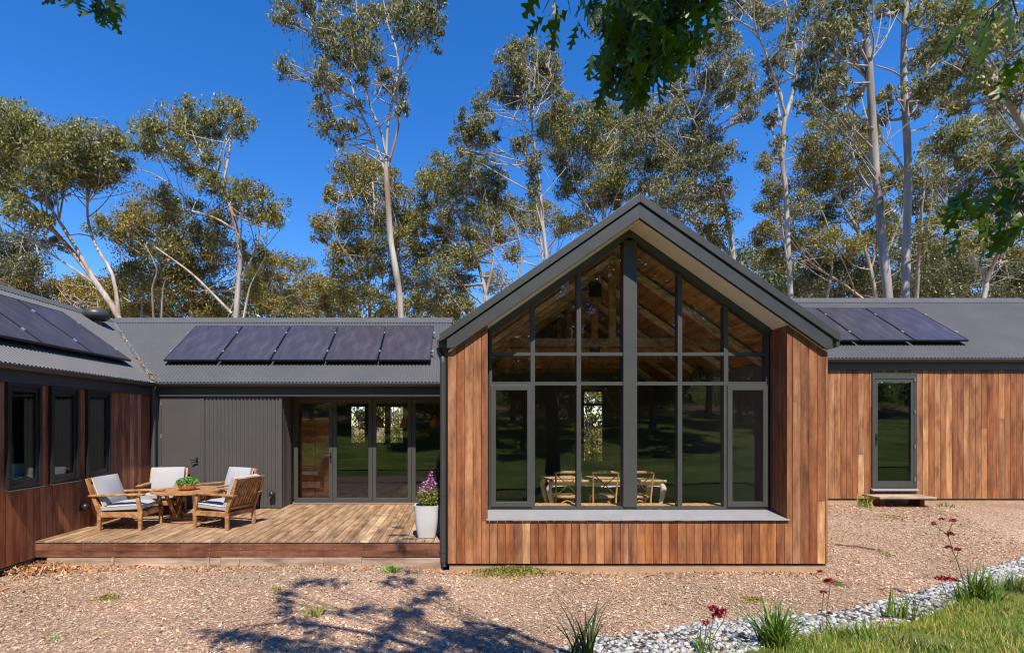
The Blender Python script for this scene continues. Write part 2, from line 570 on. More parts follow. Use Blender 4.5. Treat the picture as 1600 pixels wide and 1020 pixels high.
t = NT('mulched ground')
co = t.coord('Object')
n1 = t.noise(co, 0.5, 4, 0.6)
n2 = t.noise(co, 30, 5, 0.7)
vo = t.new('ShaderNodeTexVoronoi')
vo.inputs['Scale'].default_value = 60
vo.inputs['Randomness'].default_value = 1.0
t.link(t.mapping(co, (1, 1.7, 1)), vo.inputs['Vector'])
sep = t.new('ShaderNodeSeparateColor')
t.link(vo.outputs['Color'], sep.inputs[0])
c = t.ramp(sep.outputs[0], [(0, (0.16, 0.095, 0.06)), (0.35, (0.31, 0.20, 0.135)), (0.7, (0.44, 0.31, 0.225)), (1, (0.60, 0.47, 0.37))])
c = t.mix(1.0, c, t.ramp(n1, [(0.35, (0.80, 0.74, 0.70)), (0.65, (1.1, 1.1, 1.1))]), 'MULTIPLY')
c = t.mix(0.6, c, t.mix(1.0, c, t.ramp(n2, [(0.3, (0.5, 0.48, 0.46)), (0.65, (1.1, 1.1, 1.1))]), 'MULTIPLY'))
t.set(c, 0.9, spec=0.2)
t.bump(sep.outputs[1], 0.6, 0.02)
M['mulch'] = t.m

t = NT('lawn')
co = t.coord('Object')
n1 = t.noise(co, 0.7, 5, 0.6)
n2 = t.noise(co, 45, 4, 0.7)
c = t.ramp(n1, [(0.32, (0.07, 0.12, 0.018)), (0.52, (0.13, 0.18, 0.03)), (0.66, (0.22, 0.19, 0.06)), (0.76, (0.30, 0.20, 0.10))])
c = t.mix(1.0, c, t.ramp(n2, [(0.3, (0.6, 0.6, 0.6)), (0.7, (1.25, 1.25, 1.2))]), 'MULTIPLY')
t.set(c, 0.9, spec=0.15)
t.bump(n2, 0.8, 0.04)
M['lawn'] = t.m
t = NT('mown lawn')
co = t.coord('Object')
n1 = t.noise(co, 0.55, 6, 0.68)
n2 = t.noise(co, 9, 4, 0.7)
c = t.ramp(n1, [(0.32, (0.06, 0.11, 0.015)), (0.5, (0.15, 0.21, 0.028)), (0.66, (0.28, 0.29, 0.06))])
c = t.mix(1.0, c, t.ramp(n2, [(0.3, (0.6, 0.6, 0.6)), (0.7, (1.25, 1.25, 1.2))]), 'MULTIPLY')
t.set(c, 0.9, spec=0.15)
t.bump(n2, 0.8, 0.05)
M['far_lawn'] = t.m


# ------------------------------------------------------------------ ground
def sstep(a, b, x):
    t_ = np.clip((x - a) / (b - a), 0, 1)
    return t_ * t_ * (3 - 2 * t_)


def gz(x, y):
    x = np.asarray(x, dtype=float)
    y = np.asarray(y, dtype=float)
    z = -2.125 - 0.075 * sstep(-1.2, 0.4, x)
    z = z + sstep(5.0, 6.2, x) * 0.54 * sstep(7.6, 10.9, y)
    z = z + sstep(11.5, 15.0, y) * 0.55 * (1 - sstep(5.0, 6.2, x))
    z = z + 0.20 * sstep(6.4, 3.0, y) * sstep(-1.0, 3.5, x) + 0.12 * sstep(6.4, 3.0, y)
    z = z + 0.12 * sstep(4.5, 9.0, x) * sstep(8.5, 6.0, y)
    z = z + sstep(1.0, -26.0, y) * 2.05
    z = z + sstep(-34.0, -80.0, y) * 15
    z = z + 0.012 * np.sin(x * 2.1 + 0.7 * y) * np.sin(y * 1.7 + 0.4)
    return z


def GZ(x, y):
    return float(gz(x, y))


def sheet(name, xs, ys, mat, dz=0.0, mask=None, kind='structure'):
    X, Y = np.meshgrid(xs, ys)
    Z = gz(X, Y) + dz
    V = np.stack([X, Y, Z], -1).reshape(-1, 3)
    nx, ny = len(xs), len(ys)
    i = np.arange((ny - 1) * (nx - 1))
    r, c_ = i // (nx - 1), i % (nx - 1)
    a = r * nx + c_
    Fq = np.stack([a, a + 1, a + nx + 1, a + nx], -1)
    if mask is not None:
        cx = (X[:-1, :-1] + X[1:, 1:]).ravel() / 2
        cy = (Y[:-1, :-1] + Y[1:, 1:]).ravel() / 2
        Fq = Fq[mask(cx, cy)]
    return np_obj(name, V, Fq, mat, smooth=True, kind=kind)


def grade(a, b, n):
    return list(np.linspace(a, b, n))


gxs = grade(-220, -20, 15)[:-1] + grade(-20, 22, 110)[:-1] + grade(22, 220, 15)
gys = grade(-200, -30, 36)[:-1] + grade(-30, 2, 30)[:-1] + grade(2, 16, 70)[:-1] + grade(16, 260, 22)
sheet('ground', gxs, gys, M['mulch'])

# drain line: points along the upper (house side) edge of the stone strip, on the ground
def on_ground(px, py):
    lo, hi = 3.0, 14.0
    for _ in range(40):
        m = (lo + hi) / 2
        p = P(px, py, m)
        if p.z > GZ(p.x, m):
            lo = m
        else:
            hi = m
    return P(px, py, lo)


UP = [on_ground(*q) for q in ((820, 1035), (937, 1001), (1093, 976), (1244, 964), (1356, 947), (1454, 922), (1551, 887), (1600, 874), (1680, 850))]
LOW = [on_ground(*q) for q in ((1020, 1075), (1085, 1048), (1165, 1018), (1272, 990), (1395, 978), (1484, 944), (1560, 915), (1610, 898), (1700, 872))]


def edge_y(pts, x):
    xs = np.array([p.x for p in pts])
    ys = np.array([p.y for p in pts])
    return np.interp(x, xs, ys)


lawn_mask = lambda x, y: (y < edge_y(LOW, x) + 0.04) & ((x > 0.9) | (y < 3.2))
sheet('lawn', grade(-8, -4, 8)[:-1] + grade(-4, 12, 160)[:-1] + grade(12, 20, 8), grade(1.0, 1.5, 3)[:-1] + grade(1.5, 8.5, 140), M['lawn'], 0.012, lawn_mask)
sheet('far_lawn', grade(-90, 90, 60), grade(-100, -30, 36)[:-1] + grade(-30, 1.0, 32), M['far_lawn'], 0.05)

# wood chips scattered over the mulch
N = 360000
cx = rng.uniform(-7.2, 9.5, N)
cy = rng.uniform(4.2, 11.0, N)
vis = (np.abs(cx * F / cy + CX - 800) < 830) & (cy > 4.4)
vis &= ~((cx > -6.4) & (cx < 5.5) & (cy > 7.86))
vis &= ~((cx < -6.3) & (cy > 5))
vis &= cy > edge_y(UP, cx) - 0.03
vis &= (cx < 5.3) | (cy < 11.0)
keep = rng.uniform(0, 1, N) < np.clip(1.25 - 0.07 * (cy - 4.5), 0.6, 1)
cx, cy = cx[vis & keep], cy[vis & keep]
N = len(cx)
L = rng.lognormal(-4.12, 0.42, N).clip(0.007, 0.06)
Wd = L * rng.uniform(0.22, 0.6, N)
T = rng.uniform(0.003, 0.008, N)
yaw = rng.uniform(0, 6.283, N)
ti = rng.normal(0, 0.28, N)
tj = rng.normal(0, 0.22, N)
ax = np.stack([np.cos(yaw) * np.cos(ti), np.sin(yaw) * np.cos(ti), np.sin(ti)], -1)
bx_ = np.stack([-np.sin(yaw), np.cos(yaw), np.tan(tj)], -1)
bx_ /= np.linalg.norm(bx_, axis=1, keepdims=True)
nz = np.cross(ax, bx_)
cc = np.stack([cx, cy, gz(cx, cy) + 0.004 + np.abs(np.sin(ti)) * L * 0.4], -1)
corners = []
for (i, j, k) in ((-1, -1, 0), (1, -1, 0), (1, 1, 0), (-1, 1, 0), (-.85, -.8, 1), (.9, -.85, 1), (.8, .9, 1), (-.9, .8, 1)):
    corners.append(cc + ax * (L / 2 * i)[:, None] + bx_ * (Wd / 2 * j)[:, None] + nz * (T * k)[:, None])
V = np.stack(corners, 1).reshape(-1, 3)
base = (np.arange(N) * 8)[:, None]
Fq = np.concatenate([base + np.array((4, 5, 6, 7))[None]] + [base[L > .03] + np.array(q)[None] for q in ((0, 1, 5, 4), (1, 2, 6, 5), (2, 3, 7, 6), (3, 0, 4, 7))])
np_obj('wood_chips', V, Fq, M['chip'], kind='stuff')

# ------------------------------------------------------------------ the house
house = thing('house', (0, 11, -1.8), 'L shaped dark grey and timber clad house with a glazed gable', 'house')
DECK = -1.76
YF = 7.88            # outer face of the gable cladding
YW = 8.29            # front of the gable window frame
XL, XR = -0.161, 5.453
XA = 2.646           # ridge of the gable
YC = 11.05           # corrugated wall and right wing wall
YB = 11.75           # folding doors
XS = -6.335          # wall of the left wing
PITCH = 0.70
EY, RY = 10.98, 13.55    # eave and ridge of the back wings
LZ, RZ = 0.845, 1.347    # eave heights of the left and right back roofs
EXL = -6.27              # eave of the left wing
RXL = EXL - (RY - EY)


def corr(name, axis, a0, a1, lo_fn, hi_fn, mat, parent, pitch=0.076, amp=0.0125, seg=8, label=None):
    """corrugated sheet. axis: the direction across the ribs. lo_fn/hi_fn give the two end points of a rib line and the normal."""
    n = max(2, int((a1 - a0) / pitch * seg))
    s = np.linspace(a0, a1, n + 1)
    V = []
    for q in s:
        w = amp * math.cos(2 * math.pi * q / pitch)
        a, b, nn = lo_fn(q), hi_fn(q), axis
        V.append(a + nn * w)
        V.append(b + nn * w)
    V = np.array([tuple(p) for p in V])
    i = np.arange(n) * 2
    Fq = np.stack([i, i + 2, i + 3, i + 1], -1)
    c = V.mean(0)
    return np_obj(name, V, Fq, mat, parent, smooth=True, origin=c, label=label)


nF = Vector((0, -PITCH, 1)).normalized()
nL = Vector((PITCH, 0, 1)).normalized()


def zb(y, ze):
    return ze + PITCH * (y - EY)


roof_l = corr('roof', nF, RXL + 0.02, XL - 0.02,
              lambda x: Vector((x, EY + max(0, EXL - x), zb(EY + max(0, EXL - x), LZ))),
              lambda x: Vector((x, RY, zb(RY, LZ))), M['roof'], house)
roof_r = corr('roof', nF, XR - 0.3, 14.28,
              lambda x: Vector((x, EY, RZ)), lambda x: Vector((x, RY, zb(RY, RZ))), M['roof'], house)
roof_s = corr('roof', nL, 4.9, RY - 0.02,
              lambda y: Vector((EXL - max(0, y - EY), y, LZ + PITCH * max(0, y - EY))),
              lambda y: Vector((RXL, y, zb(RY, LZ))), M['roof'], house)
# far slopes and undersides, plain steel
for (nm, poly, a0, a1, ax_) in (
        ('rear_slope', [(RY, zb(RY, LZ)), (2 * RY - EY, LZ), (2 * RY - EY, LZ - .05), (RY, zb(RY, LZ) - .05)], RXL, XL, 'x'),
        ('rear_slope', [(RY, zb(RY, RZ)), (2 * RY - EY, RZ), (2 * RY - EY, RZ - .05), (RY, zb(RY, RZ) - .05)], XR, 14.28, 'x'),
        ('rear_slope', [(RXL, zb(RY, LZ)), (2 * RXL - EXL, LZ), (2 * RXL - EXL, LZ - .05), (RXL, zb(RY, LZ) - .05)], 4.9, 2 * RY - EY, 'y')):
    obj(nm, MB().extr(poly, a0, a1, ax_), M['roof'], house)
# ridge caps
def cap_poly(r, zr, w=0.20):
    d = w
    return [(r - d, zr - PITCH * d + 0.022), (r, zr + 0.034), (r + d, zr - PITCH * d + 0.022), (r + d, zr - PITCH * d + 0.012), (r, zr + 0.022), (r - d, zr - PITCH * d + 0.012)]


obj('ridge_cap', MB().extr(cap_poly(RY, zb(RY, LZ)), RXL + 0.1, XL, 'x'), M['roof'], roof_l)
obj('ridge_cap', MB().extr(cap_poly(RY, zb(RY, RZ)), XR - .3, 14.30, 'x'), M['roof'], roof_r)
obj('ridge_cap', MB().extr(cap_poly(RXL, zb(RY, LZ)), 4.9, RY - 0.1, 'y'), M['roof'], roof_s)
# valley tray and its fallen leaves
vv = MB()
a = Vector((EXL, EY, LZ + 0.012))
b = Vector((RXL, RY, zb(RY, LZ) + 0.012))
d1 = Vector((0.085, 0, 0.0595))
d1 = Vector((-0.10, 0, 0.07 + 0.004))
d2 = Vector((0, 0.035, 0.0245 + 0.004))
vv.add([a, b, b + d1, a + d1, a + d2, b + d2], [(0, 1, 2, 3), (0, 4, 5, 1)])
obj('valley_flashing', vv, plain_mat('valley flashing', (0.20, 0.20, 0.215), 0.4, 0.3), roof_l)
# verge strip at the right end
obj('verge_trim', MB().extr([(EY - .02, RZ - 0.06), (EY - .02, RZ + .03), (RY, zb(RY, RZ) + .035), (RY, zb(RY, RZ) - .06)], 14.26, 14.33, 'x'), M['metal'], roof_r)

# gutters: hollow quad profile with a rolled front lip
def gutter(parent, along, a0, a1, edge, z, sgn):
    w, h, k = 0.115, 0.085, 0.012
    e = edge
    pr = [(e + 0.05 * -sgn, z - h), (e + sgn * w * .75, z - h), (e + sgn * w, z - h * .45), (e + sgn * w, z - .018), (e + sgn * (w - k), z - .012),
          (e + sgn * (w - k), z - h * .45), (e + sgn * w * .72, z - h + k), (e + 0.05 * -sgn + sgn * k, z - h + k), (e + 0.05 * -sgn + sgn * k, z - .02), (e + 0.05 * -sgn, z - .02)]
    return obj('gutter', MB().extr(pr, a0, a1, along), M['metal'], parent)


gutter(roof_l, 'x', EXL + 0.02, XL - 0.03, EY, LZ - 0.008, -1)
gutter(roof_r, 'x', XR + 0.004, 14.30, EY, RZ - 0.008, -1)
gutter(roof_s, 'y', 4.9, EY - 0.02, EXL, LZ - 0.008, 1)
# fascia boards under the gutters
obj('fascia', MB().box(XS - 0.02, XL - 0.01, YC - 0.045, YC - 0.012, 0.555, LZ - 0.06), M['metal'], roof_l)
obj('fascia', MB().box(XR + 0.004, 14.28, YC - 0.045, YC - 0.012, 1.10, RZ - 0.06), M['metal'], roof_r)
obj('fascia', MB().box(XS + 0.012, XS + 0.045, 4.9, YC - 0.047, 0.575, LZ - 0.06), M['metal'], roof_s)

# turbine vent on the left roof
vx, vy = -8.43, 12.39
vz = LZ + PITCH * (EXL - vx)
zc = ZZ(492, 12.39)
vent = obj('roof_vent', MB().lathe([(0.08, vz - zc - .1), (0.115, vz - zc - .05), (0.115, -0.06), (0.13, -0.055), (0.135, -0.05)], (vx, vy, zc), 20), M['roof'], roof_s, smooth=True)
mbv = MB().lathe([(r_, z_ * 1.75) for r_, z_ in [(0.10, -0.075), (0.20, -0.07), (0.262, -0.045), (0.282, -0.01), (0.272, 0.025), (0.235, 0.055), (0.16, 0.078), (0.06, 0.086), (0.01, 0.087)]], (vx, vy, zc), 28)
obj('roof_vent', mbv, M['metal'], roof_s, smooth=True)

# --- gable roof
obj('gable_roof', MB().extr([(XA, 3.345), (XA + 2.92, 3.345 - 2.044), (XA + 2.92, 1.20), (XA, 3.235), (XA - 2.92, 1.20), (XA - 2.92, 3.345 - 2.044)], 7.845, 16.0, 'y'), M['metal'], house)
for sg in (1, -1):
    capp = [(XA, 3.353), (XA + sg * 2.928, 1.303), (XA + sg * 2.928, 1.195), (XA + sg * 2.86, 1.228), (XA, 3.228)]
    br = [(XA, 3.214), (XA + sg * 2.822, 1.238), (XA + sg * 2.822, 1.10), (XA + sg * 2.715, 1.10), (XA, 2.999)]
    if sg < 0:
        capp, br = capp[::-1], br[::-1]
    obj('verge_cap', MB().extr(capp, 7.775, 7.842, 'y'), M['metal'], house, bevel=0.004)
    obj('barge_board', MB().extr(br, 7.80, 7.86, 'y'), M['metal'], house, bevel=0.003)
    x1 = XA + sg * 2.80
    so = [(XA, 3.002), (x1, 3.002 - PITCH * 2.80), (x1, 3.03 - PITCH * 2.80), (XA, 3.03)]
    if sg < 0:
        so = so[::-1]
    obj('soffit', MB().extr(so, 7.862, 8.28, 'y'), M['soffit'], house)
    ce = [(XA, 2.93), (x1, 2.93 - PITCH * 2.80), (x1, 2.96 - PITCH * 2.80), (XA, 2.96)]
    if sg < 0:
        ce = ce[::-1]
    obj('ceiling', MB().extr(ce, 8.43, 14.6, 'y'), M['ceiling'], house)
    # side eave gutters of the gable
    gx = XA + sg * 2.90
    pr = [(gx - sg * .06, 1.12), (gx + sg * .06, 1.12), (gx + sg * .075, 1.20), (gx + sg * .06, 1.235), (gx - sg * .06, 1.235)]
    obj('gutter', MB().extr(pr if sg > 0 else pr[::-1], 7.86, 10.8, 'y'), M['metal'], house)

# downpipe at the left corner of the gable with its swan neck
dx = XX(692.5, 7.95)
dp = MB().tube([(dx + .0, 7.95, ZZ(566, 7.95)), (dx, 7.95, ZZ(877, 7.95))], 0.049, 14)
for yy in (771, 860):
    z_ = ZZ(yy, 7.95)
    dp.tube([(dx, 7.95, z_ + .018), (dx, 7.95, z_ - .018)], 0.054, 14)
pipe = obj('downpipe', dp, M['metal'], house, smooth=True)
obj('elbow', MB().tube([(dx - .06, 8.0, 1.13), (dx - .05, 8.0, 1.06), (dx - .01, 7.97, .97), (dx, 7.95, .88), (dx, 7.95, .80)], 0.046, 12), M['metal'], pipe, smooth=True)
obj('shoe', MB().tube([(dx, 7.95, ZZ(876, 7.95)), (dx + .005, 7.94, ZZ(881, 7.95)), (dx + .02, 7.92, ZZ(885, 7.95))], [0.047, 0.046, 0.044], 12), M['black'], pipe, smooth=True)
# downpipe in the corner of the left wing
p2 = obj('downpipe', MB().tube([(XS + .06, 10.95, .70), (XS + .06, 10.95, DECK + .12), (XS + .07, 10.87, DECK + .03)], 0.05, 12), M['metal'], house, smooth=True)
obj('pipe_clip', MB().box(XS + .002, XS + .118, 10.95, YC - .013, .20, .225), M['metal'], p2)

# --- gable front cladding
def roofline(x):
    return 2.995 - PITCH * abs(x - XA)


WX0, WX1 = XX(762, YF), XX(1230, YF)       # window opening in the cladding
SILL_F = ZZ(811, YF - .01)
BOT = ZZ(880, YF)
gw = obj('timber_wall', MB()
         .box(XL + .01, WX0 - .012, YF + .025, YF + .12, BOT - .0, 1.02)
         .box(WX1 + .012, XR - .01, YF + .025, YF + .12, BOT, 1.02)
         .box(WX0 - .012, WX1 + .012, YF + .025, YF + .12, BOT, SILL_F - .08)
         .extr([(XL + .01, 1.02), (WX0 - .012, 1.02), (WX0 - .012, roofline(WX0) - .03), (XL + .01, roofline(XL) - .03)], YF + .025, YF + .12, 'y')
         .extr([(WX1 + .012, 1.02), (XR - .01, 1.02), (XR - .01, roofline(XR) - .03), (WX1 + .012, roofline(WX1) - .03)], YF + .025, YF + .12, 'y')
         .box(XL + .01, XL + .10, YF + .12, 14.9, BOT, 1.0)
         .box(XR - .10, XR - .01, YF + .12, 14.9, BOT, 1.0)
         .box(XL - .02, XL + .01, YF + .004, YF + .5, BOT, .98), M['void'], house)
BW = 0.1211
edges = [XL, XL + 0.034]
x = XR - 0.036
right_edges = []
while x > XL + 0.07:
    right_edges.append(x)
    x -= BW
edges = [XL] + right_edges[::-1] + [XR]


def split_z(z0, z1, p=0.35):
    """board joints: some boards are made of two lengths"""
    if z1 - z0 > 1.2 and random.random() < p:
        zm = z0 + (z1 - z0) * random.uniform(0.25, 0.75)
        return [(z0, zm - .0012), (zm + .0012, z1)]
    return [(z0, z1)]


def front_board(parent, x0, x1, z0, top, mat, p=0.35):
    """a board with a top cut to the roof line (top may be a function)"""
    ta = top(x0) if callable(top) else top
    tb = top(x1) if callable(top) else top
    j = random.uniform(-.0012, .0012)
    for (a, b_) in split_z(z0, min(ta, tb), p):
        last = abs(b_ - min(ta, tb)) < 1e-6
        poly = [(x0, a), (x1, a), (x1, tb if last else b_), (x0, ta if last else b_)]
        obj('board', MB().extr(poly, YF + j, YF + .022 + j, 'y'), mat, parent)


G = 0.0034
ZLIP = SILL_F - 0.028
for i in range(len(edges) - 1):
    x0, x1 = edges[i] + G, edges[i + 1] - G
    if x1 - x0 < 0.01:
        continue
    if x1 <= WX0 or x0 >= WX1:
        front_board(gw, x0, x1, BOT, roofline, M['clad_low'])
    elif x0 >= WX0 and x1 <= WX1:
        front_board(gw, x0, x1, BOT, ZLIP, M['clad_low'], 0)
    else:                       # notched round the opening
        front_board(gw, x0, x1, BOT, ZLIP, M['clad_low'], 0)
        if x0 < WX0:
            front_board(gw, x0, WX0, ZLIP + .002, roofline, M['clad'], 0)
        else:
            front_board(gw, WX1, x1, ZLIP + .002, roofline, M['clad'], 0)
# boards lining the right and left reveals
for (xx0, xx1, xr_) in ((WX1 + .004, WX1 + .022, WX1), (WX0 - .022, WX0 - .004, WX0)):
    for k in range(4):
        y0 = YF + .024 + k * 0.1
        obj('board', MB().box(xx0, xx1, y0, y0 + .096, SILL_F + .0, roofline(xr_) - .01), M['clad_shaded'], gw)
# plinth and dark gap under the cladding
obj('plinth', MB().box(XL + .02, XR - .02, YF + .028, YF + .2, -2.6, BOT - .035), M['plinth'], house)
obj('base_flashing', MB().box(XL + .01, XR - .01, YF + .02, YF + .06, BOT - .034, BOT - .018), M['metal'], house)

# sill
sl = MB().extr([(YF - .035, SILL_F), (YW + .01, ZZ(796, YW)), (YW + .01, ZZ(796, YW) - .03), (YF + .0, SILL_F - .012), (YF - .035, SILL_F - .013)], WX0 - .02, WX1 + .02, 'x')
obj('window_sill', sl, M['sill'], house)

# --- gable window
G0 = 2.887
def glass_top(x):
    return G0 - PITCH * abs(x - XA)


T1, T2, WB = ZZ(553, YW), ZZ(599, YW), ZZ(791.5, YW)
FX0, FX1 = XX(764.5, YW), XX(1201.5, YW)
FD = 0.11
colm = [XX(832.5, YW), XX(904.5, YW), None, XX(1062.5, YW), XX(1134.5, YW)]
HW = 0.034
fr = MB()
fr.box(FX0, FX0 + .045, YW, YW + FD, WB - .04, glass_top(FX0))
fr.box(FX1 - .045, FX1, YW, YW + FD, WB - .04, glass_top(FX1))
fr.box(FX0 + .045, FX1 - .045, YW, YW + FD, WB - .04, WB)
for sg in (1, -1):
    xe = FX1 if sg > 0 else FX0
    poly = [(XA, G0), (xe, glass_top(xe)), (xe, glass_top(xe) + .12), (XA, G0 + .12)]
    if sg < 0:
        poly = poly[::-1]
    fr.extr(poly, YW - .03, YW + FD, 'y')
win = obj('gable_window', fr, M['frame'], house)
# wide trims between the frame and the reveals
obj('jamb', MB().box(FX1, WX1 + .0, YW + .02, YW + FD, WB - .04, roofline(WX1) + .02), M['black'], win)
obj('jamb', MB().box(WX0, FX0, YW + .02, YW + FD, WB - .04, roofline(WX0) + .02), M['black'], win)
CP0, CP1 = XX(973.6, YW), XX(994.8, YW)
obj('centre_post', MB().box(CP0, CP1, YW - .02, YW + FD + .05, WB, G0 - .06), M['frame'], win)
bounds = [(FX0 + .045, colm[0] - HW), (colm[0] + HW, colm[1] - HW), (colm[1] + HW, CP0), (CP1, colm[3] - HW), (colm[3] + HW, colm[4] - HW), (colm[4] + HW, FX1 - .045)]
for q in colm:
    if q is not None:
        obj('mullion', MB().box(q - HW, q + HW, YW, YW + FD, WB, glass_top(q) - .01), M['frame'], win)
TH = 0.026
for (a, b_) in bounds:
    for tz in (T1, T2):
        obj('transom', MB().box(a, b_, YW + .004, YW + FD - .004, tz - TH, tz + TH), M['frame'], win)
for i, (a, b_) in enumerate(bounds):
    y0, y1 = YW + .05, YW + .062
    if i in (0, 5):       # opening casement with its own thick frame
        cs = MB()
        w = .075
        z0, z1 = WB + .004, T2 - TH - .004
        xa, xb = a - .02, b_ + .02
        cs.box(xa, xa + w, YW - .022, YW + .05, z0, z1).box(xb - w, xb, YW - .022, YW + .05, z0, z1)
        cs.box(xa + w, xb - w, YW - .022, YW + .05, z0, z0 + w).box(xa + w, xb - w, YW - .022, YW + .05, z1 - w, z1)
        obj('casement', cs, M['frame'], win, bevel=0.003)
        obj('pane', MB().box(xa + w, xb - w, YW + .02, YW + .032, z0 + w, z1 - w), M['glass'], win)
    else:
        obj('pane', MB().box(a, b_, y0, y1, WB, T2 - TH), M['glass'], win)
    obj('pane', MB().box(a, b_, y0, y1, T2 + TH, T1 - TH), M['glass'], win)
    obj('pane', MB().extr([(a, T1 + TH), (b_, T1 + TH), (b_, glass_top(b_)), (a, glass_top(a))], y0, y1, 'y'), M['glass'], win)

# --- room behind the gable window
IN = MB()
obj('floor', MB().box(XL + .1, XR - .1, YF + .12, 14.6, DECK - .1, DECK), M['floor'], house)
obj('inner_sill', MB().box(WX0, WX1, YW + FD + .01, YW + FD + .35, WB - .05, WB - .01), M['pale_wood'], house)
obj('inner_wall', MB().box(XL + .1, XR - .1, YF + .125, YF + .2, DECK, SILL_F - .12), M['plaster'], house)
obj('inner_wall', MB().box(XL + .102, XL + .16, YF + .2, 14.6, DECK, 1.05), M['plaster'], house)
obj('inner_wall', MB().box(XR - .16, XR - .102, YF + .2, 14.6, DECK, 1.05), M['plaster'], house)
bwx0, bwx1, bwz0, bwz1 = XX(910, 14.5), XX(942, 14.5), ZZ(720, 14.5), ZZ(612, 14.5)
bw = MB().box(XL + .1, bwx0, 14.5, 14.6, DECK, 1.0).box(bwx1, XR - .1, 14.5, 14.6, DECK, 1.0)
bw.box(bwx0, bwx1, 14.5, 14.6, DECK, bwz0).box(bwx0, bwx1, 14.5, 14.6, bwz1, 1.0)
bw.extr([(XL + .1, 1.0), (XR - .1, 1.0), (XA, 2.97)], 14.5, 14.6, 'y')
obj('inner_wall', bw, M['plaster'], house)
wr = MB().box(bwx0, bwx0 + .03, 14.44, 14.5, bwz0, bwz1).box(bwx1 - .03, bwx1, 14.44, 14.5, bwz0, bwz1).box(bwx0, bwx1, 14.44, 14.495, ZZ(634, 14.5), ZZ(630, 14.5))
rw = obj('rear_window', wr, M['frame'], house)
obj('pane', MB().box(bwx0 + .03, bwx1 - .03, 14.46, 14.47, bwz0, bwz1), M['dark_glass'], rw)
for k, yy in enumerate((9.2, 10.4, 11.6, 12.8, 14.0)):
    rf = MB()
    for sg in (1, -1):
        rf.beam((XA, yy, 2.84), (XA + sg * 2.6, yy, 2.84 - PITCH * 2.6), .07, .16, up=(0, 1, 0))
    rr = obj('rafter', rf, M['rafter'], house)
    obj('tie_beam', MB().box(XA - 1.75, XA + 1.75, yy - .035, yy + .035, 1.32, 1.46), M['ceiling'], rr)
    obj('king_post', MB().box(XA - .06, XA + .06, yy - .032, yy + .032, 1.46, 2.78), M['ceiling'], rr)
    if k == 1:
      obj('bracket', MB().box(XA - .12, XA + .12, yy - .045, yy - .036, 2.45, 2.75).box(XA - .1, XA + .1, yy - .045, yy - .036, 1.28, 1.5), M['black'], rr)

# --- corrugated wall, its door and the return beside the folding doors
CXR = XX(439.5, YC)
DX0, DX1 = XX(252.5, YC), XX(313.3, YC)
cwb = obj('corrugated_wall', MB().box(XS, CXR - .015, YC + .02, YC + .14, DECK - .2, .62), M['void'], house)
nY = Vector((0, -1, 0))
nX = Vector((1, 0, 0))
for (a0, a1) in ((XS + .02, DX0 - .03), (DX1 + .075, CXR - .045)):
    corr('sheet', nY, a0, a1, lambda q: Vector((q, YC, DECK + .015)), lambda q: Vector((q, YC, .60)), M['cladsteel'], cwb, amp=.0125, pitch=.0805)
corr('sheet', nX, YC + .03, YB - .06, lambda q: Vector((CXR, q, DECK + .015)), lambda q: Vector((CXR, q, .60)), M['cladsteel'], cwb, amp=.0125, pitch=.0805)
obj('return_wall', MB().box(CXR - .12, CXR - .015, YC + .02, YB + .1, DECK - .2, .62), M['void'], house)
obj('corner_trim', MB().box(CXR - .045, CXR + .012, YC - .012, YC + .0, DECK + .01, .60).box(CXR + .0, CXR + .012, YC, YC + .045, DECK + .01, .60), M['cladsteel'], cwb)
dr = obj('flush_door', MB().box(DX0, DX1, YC - .008, YC + .019, DECK + .015, .56), M['cladsteel'], house, bevel=.002)
obj('door_frame', MB().box(DX1 + .006, DX1 + .075, YC - .014, YC + .019, DECK + .01, .60).box(DX0 - .03, DX0 - .006, YC - .014, YC + .019, DECK + .01, .6).box(DX0, DX1, YC - .014, YC + .019, .566, .6), M['cladsteel'], dr)
for hz_ in (630, 681, 731):
    z_ = ZZ(hz_, YC)
    obj('hinge', MB().tube([(DX0 - .004, YC - .016, z_ - .045), (DX0 - .004, YC - .016, z_ + .045)], .009, 8), M['steel'], dr)
hx, hz_ = XX(308, YC), ZZ(718, YC)
hd = MB().tube([(hx, YC - .05, hz_), (hx - .11, YC - .055, hz_)], .011, 8).tube([(hx, YC - .008, hz_), (hx, YC - .06, hz_)], .018, 10)
hd.box(hx - .02, hx + .02, YC - .016, YC - .008, hz_ - .11, hz_ + .05).tube([(hx, YC - .02, hz_ - .075), (hx - .09, YC - .045, hz_ - .08)], .011, 8)
obj('handle', hd, M['black'], dr)

